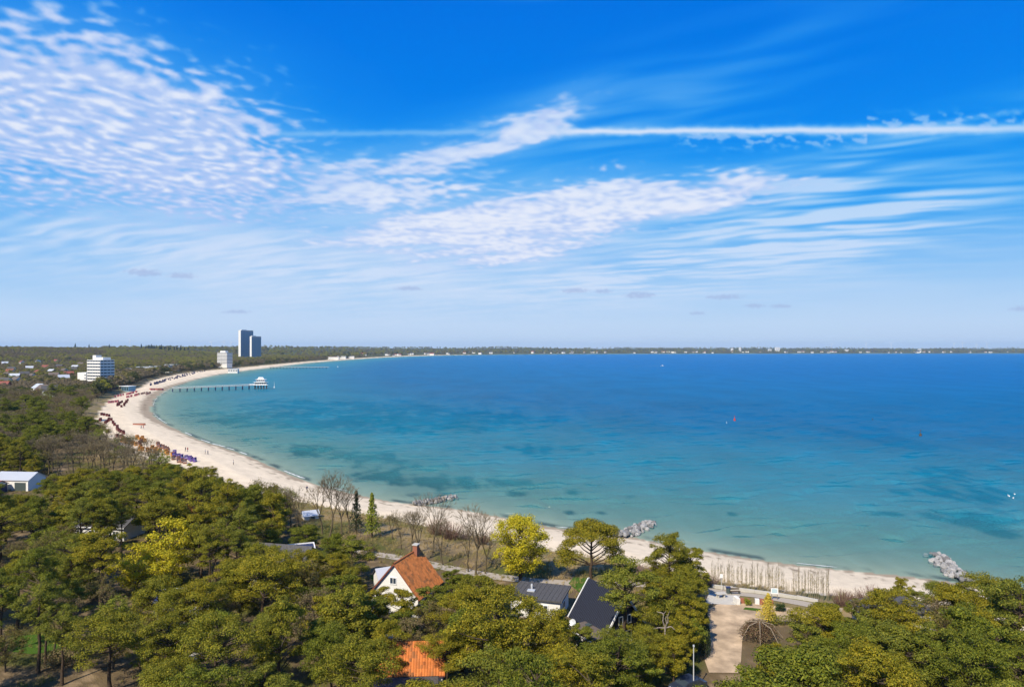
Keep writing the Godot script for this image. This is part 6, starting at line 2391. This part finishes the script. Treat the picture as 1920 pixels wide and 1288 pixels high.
	at = on_ground_at(1379, 1113)
	o = thing("bench", "wooden bench beside the dark litter bin on the promenade", "bench", at, 0.1)
	for k in 3: cube("seat_slat", o, M.brown_wood, Vector3(0, 0.46, -0.16 + k * 0.16), Vector3(1.6, 0.05, 0.12))
	for k in 2: cube("back_slat", o, M.brown_wood, Vector3(0, 0.66 + k * 0.18, -0.30), Vector3(1.6, 0.12, 0.05))
	for s in [-0.65, 0.65]: cube("leg", o, M.dark, Vector3(s, 0.22, 0), Vector3(0.07, 0.44, 0.42))
	# low walls and bed by the drive
	o = thing("garden_wall", "broken white and brown low wall at the drive entrance", "wall", on_ground_at(1404, 1134), -0.18)
	cube("wall_section", o, M.plaster, Vector3(-1.7, 0.45, 0.0), Vector3(0.5, 1.1, 1.4), 0.3)
	cube("wall_section", o, M.brick, Vector3(-0.6, 0.35, -0.4), Vector3(1.6, 0.8, 0.4))
	cube("wall_section", o, M.plaster, Vector3(1.3, 0.35, -0.5), Vector3(0.6, 0.8, 0.5))
	cube("wall_section", o, M.brick, Vector3(2.6, 0.35, -0.5), Vector3(1.9, 0.8, 0.5))
	var gb := bush(530, 1.5, 0.6, LIMES, 10, 50, 0.16)
	o = plant("round_shrub", gb + [1.5, 0.6], on_ground_at(1403, 1136), 1.0, 0.0, "", "bush", leaf, "foliage")
	own_label(o, "small upright green shrub before the broken low wall")
	o = thing("picnic_table", "pale stone table block on the paved terrace", "table", on_ground_at(1352, 1121), 0.2)
	cube("table_top", o, M.concrete, Vector3(0, 0.72, 0), Vector3(1.6, 0.12, 0.9))
	for s in [-0.5, 0.5]: cube("leg", o, M.concrete, Vector3(s, 0.33, 0), Vector3(0.2, 0.66, 0.6))
	# beached boats near the water
	for q in [[260, 798, "upturned red brown boat lying on the sand nearest the people", 1.25], [290, 730.5, "long red brown boat lying at the root of the pier", 2.2]]:
		at = gp(q[0], q[1], 1.2)
		at.y = ground_y(at.x, at.z) - 0.05
		o = thing("beached_boat", q[2], "boat", at, PI / 2 + 0.15)
		var b := MB.new()
		var prev := []
		for k in 9:
			var f := k / 8.0
			var wd := 0.75 * sqrt(maxf(0.01, 1.0 - pow(2.0 * f - 1.0, 4.0)))
			var z := (f - 0.5) * 5.0
			var ring := [Vector3(-wd, 0, z), Vector3(-wd * 0.6, 0.5, z), Vector3(0, 0.66, z), Vector3(wd * 0.6, 0.5, z), Vector3(wd, 0, z)]
			if k:
				for i in 4: b.quad(prev[i], ring[i], ring[i + 1], prev[i + 1], Color.WHITE)
			prev = ring
		var h := part("hull", b.mesh(), M.brick, o)
		h.scale = Vector3.ONE * q[3]
		cube("keel", o, M.brown_wood, Vector3(0, 0.68, 0) * q[3], Vector3(0.12, 0.12, 4.6 * q[3]))


func on_ground_at(px: float, py: float) -> Vector3:
	var p := gp(px, py)
	p.y = ground_top(p.x, p.z)
	return p


func hedge(label: String, pts: Array, wide: float, high: float, cols: Array) -> void:
	var o := thing("clipped_hedge", label, "hedge")
	var r_ := RandomNumberGenerator.new()
	r_.seed = 600 + pts.size()
	var m := MB.new()
	var t := MB.new()
	for i in pts.size() - 1:
		var a := on_ground_at(pts[i][0], pts[i][1])
		var b := on_ground_at(pts[i + 1][0], pts[i + 1][1])
		var n := int(a.distance_to(b) / 0.5) + 1
		for k in n:
			var p := a.lerp(b, (k + 0.5) / n)
			t.tube(p - Vector3(0, 0.2, 0), p + Vector3(0, high * 0.7, 0), 0.04, 0.02, 4, WOOD)
			leaf_cloud(m, p + Vector3(0, high * 0.5, 0), Vector3(wide * 0.5, high * 0.5, 0.5), 170, 0.17, cols, r_, 0.8, -0.9)
	part("stems", t.mesh(), bark, o)
	part("foliage", m.mesh(), leaf_mat("young_leaves", Color.WHITE), o)
	var mid := on_ground_at(pts[0][0], pts[0][1])
	occupy(mid.x, mid.z, 1.0)


func dome() -> void:
	var r_ := RandomNumberGenerator.new()
	r_.seed = 540
	var m := MB.new()
	var t := MB.new()
	var cols := [Color(0.17, 0.105, 0.062), Color(0.21, 0.135, 0.08), Color(0.13, 0.085, 0.05), Color(0.16, 0.13, 0.06)]
	for k in 26:
		var a := k * 2.399
		var q := 1.9 * sqrt(r_.randf())
		leaf_cloud(m, Vector3(cos(a) * q, 1.2 * (1.0 - 0.12 * q * q) + 0.2, sin(a) * q), Vector3(0.8, 0.75, 0.8), 170, 0.16, cols, r_, 0.5, -0.6)
	for k in 7:
		var a := TAU * k / 7.0 + 0.3
		var p0 := Vector3(cos(a) * 0.3, 2.15, sin(a) * 0.3)
		var p1 := Vector3(cos(a) * 1.5, 1.85, sin(a) * 1.5)
		var p2 := Vector3(cos(a) * 2.6, 0.4, sin(a) * 2.6)
		t.tube(p0, p1, 0.05, 0.05, 5, Color(0.46, 0.38, 0.29))
		t.tube(p1, p2, 0.05, 0.035, 5, Color(0.46, 0.38, 0.29))
	t.tube(Vector3(0, -0.3, 0), Vector3(0, 2.15, 0), 0.16, 0.1, 6, Color(0.46, 0.38, 0.29))
	var o := plant("domed_bush", [t.mesh(), m.mesh(), 2.2, 2.6], on_ground_at(1425, 1200), 1.12, 0.2, "", "bush", leaf_mat("young_leaves", Color.WHITE), "foliage")
	own_label(o, "brown leafless domed bush with pale branches beside the sandy drive")


func car(at: Vector3) -> void:
	var o := thing("parked_car", "dark blue parked car at the bottom edge beside the lamp post", "car", at, 0.5)
	var paint := mat("dark_blue_car_paint", lin(0.02, 0.03, 0.06), 0.25)
	paint.clearcoat_enabled = true
	paint.clearcoat = 0.8
	var prof := [Vector2(-2.1, 0.35), Vector2(-2.15, 0.7), Vector2(-1.9, 0.9), Vector2(-1.2, 1.0), Vector2(-0.55, 1.42), Vector2(0.9, 1.45), Vector2(1.65, 1.0), Vector2(2.1, 0.92), Vector2(2.15, 0.4)]
	var b := MB.new()
	for i in prof.size():
		var p: Vector2 = prof[i]
		var q: Vector2 = prof[(i + 1) % prof.size()]
		b.quad(Vector3(p.x, p.y, 0.85), Vector3(p.x, p.y, -0.85), Vector3(q.x, q.y, -0.85), Vector3(q.x, q.y, 0.85), Color.WHITE)
		if i > 0 and i < prof.size() - 1:
			b.tri(Vector3(prof[0].x, prof[0].y, 0.85), Vector3(q.x, q.y, 0.85), Vector3(p.x, p.y, 0.85), Color.WHITE)
			b.tri(Vector3(prof[0].x, prof[0].y, -0.85), Vector3(p.x, p.y, -0.85), Vector3(q.x, q.y, -0.85), Color.WHITE)
	part("body", b.mesh(), paint, o)
	var g := MB.new()
	g.box(Transform3D(Basis(Vector3(0, 0, 1), 0.573), Vector3(-0.885, 1.222, 0)), Vector3(0.68, 0.02, 1.5), Color.WHITE)
	part("windscreen", g.mesh(), M.glass, o)
	var g2 := MB.new()
	g2.box(Transform3D(Basis(Vector3(0, 0, 1), -0.54), Vector3(1.285, 1.235, 0)), Vector3(0.72, 0.02, 1.5), Color.WHITE)
	part("rear_window", g2.mesh(), M.glass, o)
	for s in [-1.0, 1.0]:
		cube("side_window", o, M.glass, Vector3(0.15, 1.2, s * 0.855), Vector3(1.5, 0.34, 0.02))
		for x in [-1.35, 1.3]:
			var w := MB.new()
			w.tube(Vector3(x, 0.33, s * 0.68), Vector3(x, 0.33, s * 0.88), 0.33, 0.33, 14, Color.WHITE)
			w.cap(Vector3(x, 0.33, s * 0.88), Vector3(0, 0, s), 0.33, 14, Color.WHITE)
			var t := part("wheel", w.mesh(), M.dark, o)
			var r := MB.new()
			r.cap(Vector3(x, 0.33, s * 0.89), Vector3(0, 0, s), 0.2, 10, Color.WHITE)
			part("rim", r.mesh(), M.steel, t)
		cube("headlight", o, M.white, Vector3(-2.12, 0.72, s * 0.6), Vector3(0.06, 0.14, 0.34))


# dry grass on the dune slope and in the glades: nobody could count it
func grasses() -> void:
	var r_ := RandomNumberGenerator.new()
	r_.seed = 901
	var m := MB.new()
	for k in 16:
		var a := r_.randf() * TAU
		var q := r_.randf_range(0.0, 0.22)
		var foot := Vector3(cos(a) * q, -0.05, sin(a) * q)
		var tip := foot + Vector3(r_.randf_range(-0.25, 0.25), r_.randf_range(0.3, 0.6), r_.randf_range(-0.25, 0.25))
		var side := Vector3(cos(a + 1.2), 0, sin(a + 1.2)) * 0.022
		m.tri(foot - side, foot + side, tip, Color.WHITE)
	var spots := []
	var cols := PackedColorArray()
	for k in 60000:
		var d := sqrt(r_.randf_range(70.0 * 70.0, 240.0 * 240.0))
		var t := r_.randf_range(-0.82, 0.82)
		var x := t * d
		var z := -d
		var g := sand_at(x, z)
		if g > 1.0: continue
		var n := n_mid.get_noise_2d(x, z)
		if g < -26.0 and n < 0.0: continue
		var px := 960.0 + t * LENS
		var py := HORIZON + (EYE - 3.0) / d * LENS
		if px > 1312 and px < 1570 and py > 1094 and py < 1265: continue
		if blocked(x, z): continue
		var s := r_.randf_range(0.7, 1.5)
		spots.append(Transform3D(Basis(Vector3.UP, r_.randf() * TAU).scaled(Vector3(s, s * r_.randf_range(0.7, 1.2), s)), Vector3(x, ground_top(x, z), z)))
		var c := Color(0.36, 0.27, 0.13).lerp(Color(0.17, 0.17, 0.045), clampf(0.45 + n + r_.randf_range(-0.4, 0.4) + (0.25 if g < -20.0 else -0.15), 0.0, 1.0))
		cols.push_back(c)
	var mm := MultiMesh.new()
	mm.transform_format = MultiMesh.TRANSFORM_3D
	mm.use_colors = true
	mm.mesh = m.mesh()
	mm.instance_count = spots.size()
	for k in spots.size():
		mm.set_instance_transform(k, spots[k])
		mm.set_instance_color(k, cols[k])
	var o := MultiMeshInstance3D.new()
	o.name = "dune_grass"
	o.multimesh = mm
	o.material_override = mat("dry_grass", Color.WHITE, 0.9, true, 0.2)
	add_child(o)
	tag(o, "dry yellow brown grass on the dune slope and glades", "grass")
	stuff(o)


func blocked(x: float, z: float) -> bool:
	for q in [[-15.6, -101.2, 5.5], [-19.6, -107.0, 2.5], [-11.0, -76.0, 5.0], [4.1, -99.4, 5.0], [12.6, -90.6, 5.5], [-37.0, -111.5, 5.5], [-82.0, -139.0, 6.5], [-46.5, -97.0, 5.0]]:
		if (x - q[0]) * (x - q[0]) + (z - q[1]) * (z - q[1]) < q[2] * q[2]: return true
	return false


func _ready() -> void:
	rng.seed = 20240501
	for pair in [[n_fine, 0.45, 3], [n_mid, 0.09, 3], [n_big, 1.0, 3]]:
		var nz: FastNoiseLite = pair[0]
		nz.noise_type = FastNoiseLite.TYPE_SIMPLEX_SMOOTH
		nz.frequency = pair[1]
		nz.fractal_octaves = pair[2]
		nz.seed = 5
	var clock := Time.get_ticks_msec()
	look()
	print("sky ", Time.get_ticks_msec() - clock)
	make_fields()
	print("fields ", Time.get_ticks_msec() - clock)
	terrain()
	print("terrain ", Time.get_ticks_msec() - clock)
	sea()
	print("sea ", Time.get_ticks_msec() - clock)
	make_materials()
	paths()
	homes()
	shore_buildings()
	near_first()
	woods()
	print("woods ", Time.get_ticks_msec() - clock)
	near_things()
	on_water()
	far_shore()
	beach_chairs()
	people()
	grasses()
	label_plants()
	print("all ", Time.get_ticks_msec() - clock)


func near_first() -> void:
	occupy(17.9, -80.0, 1.2)
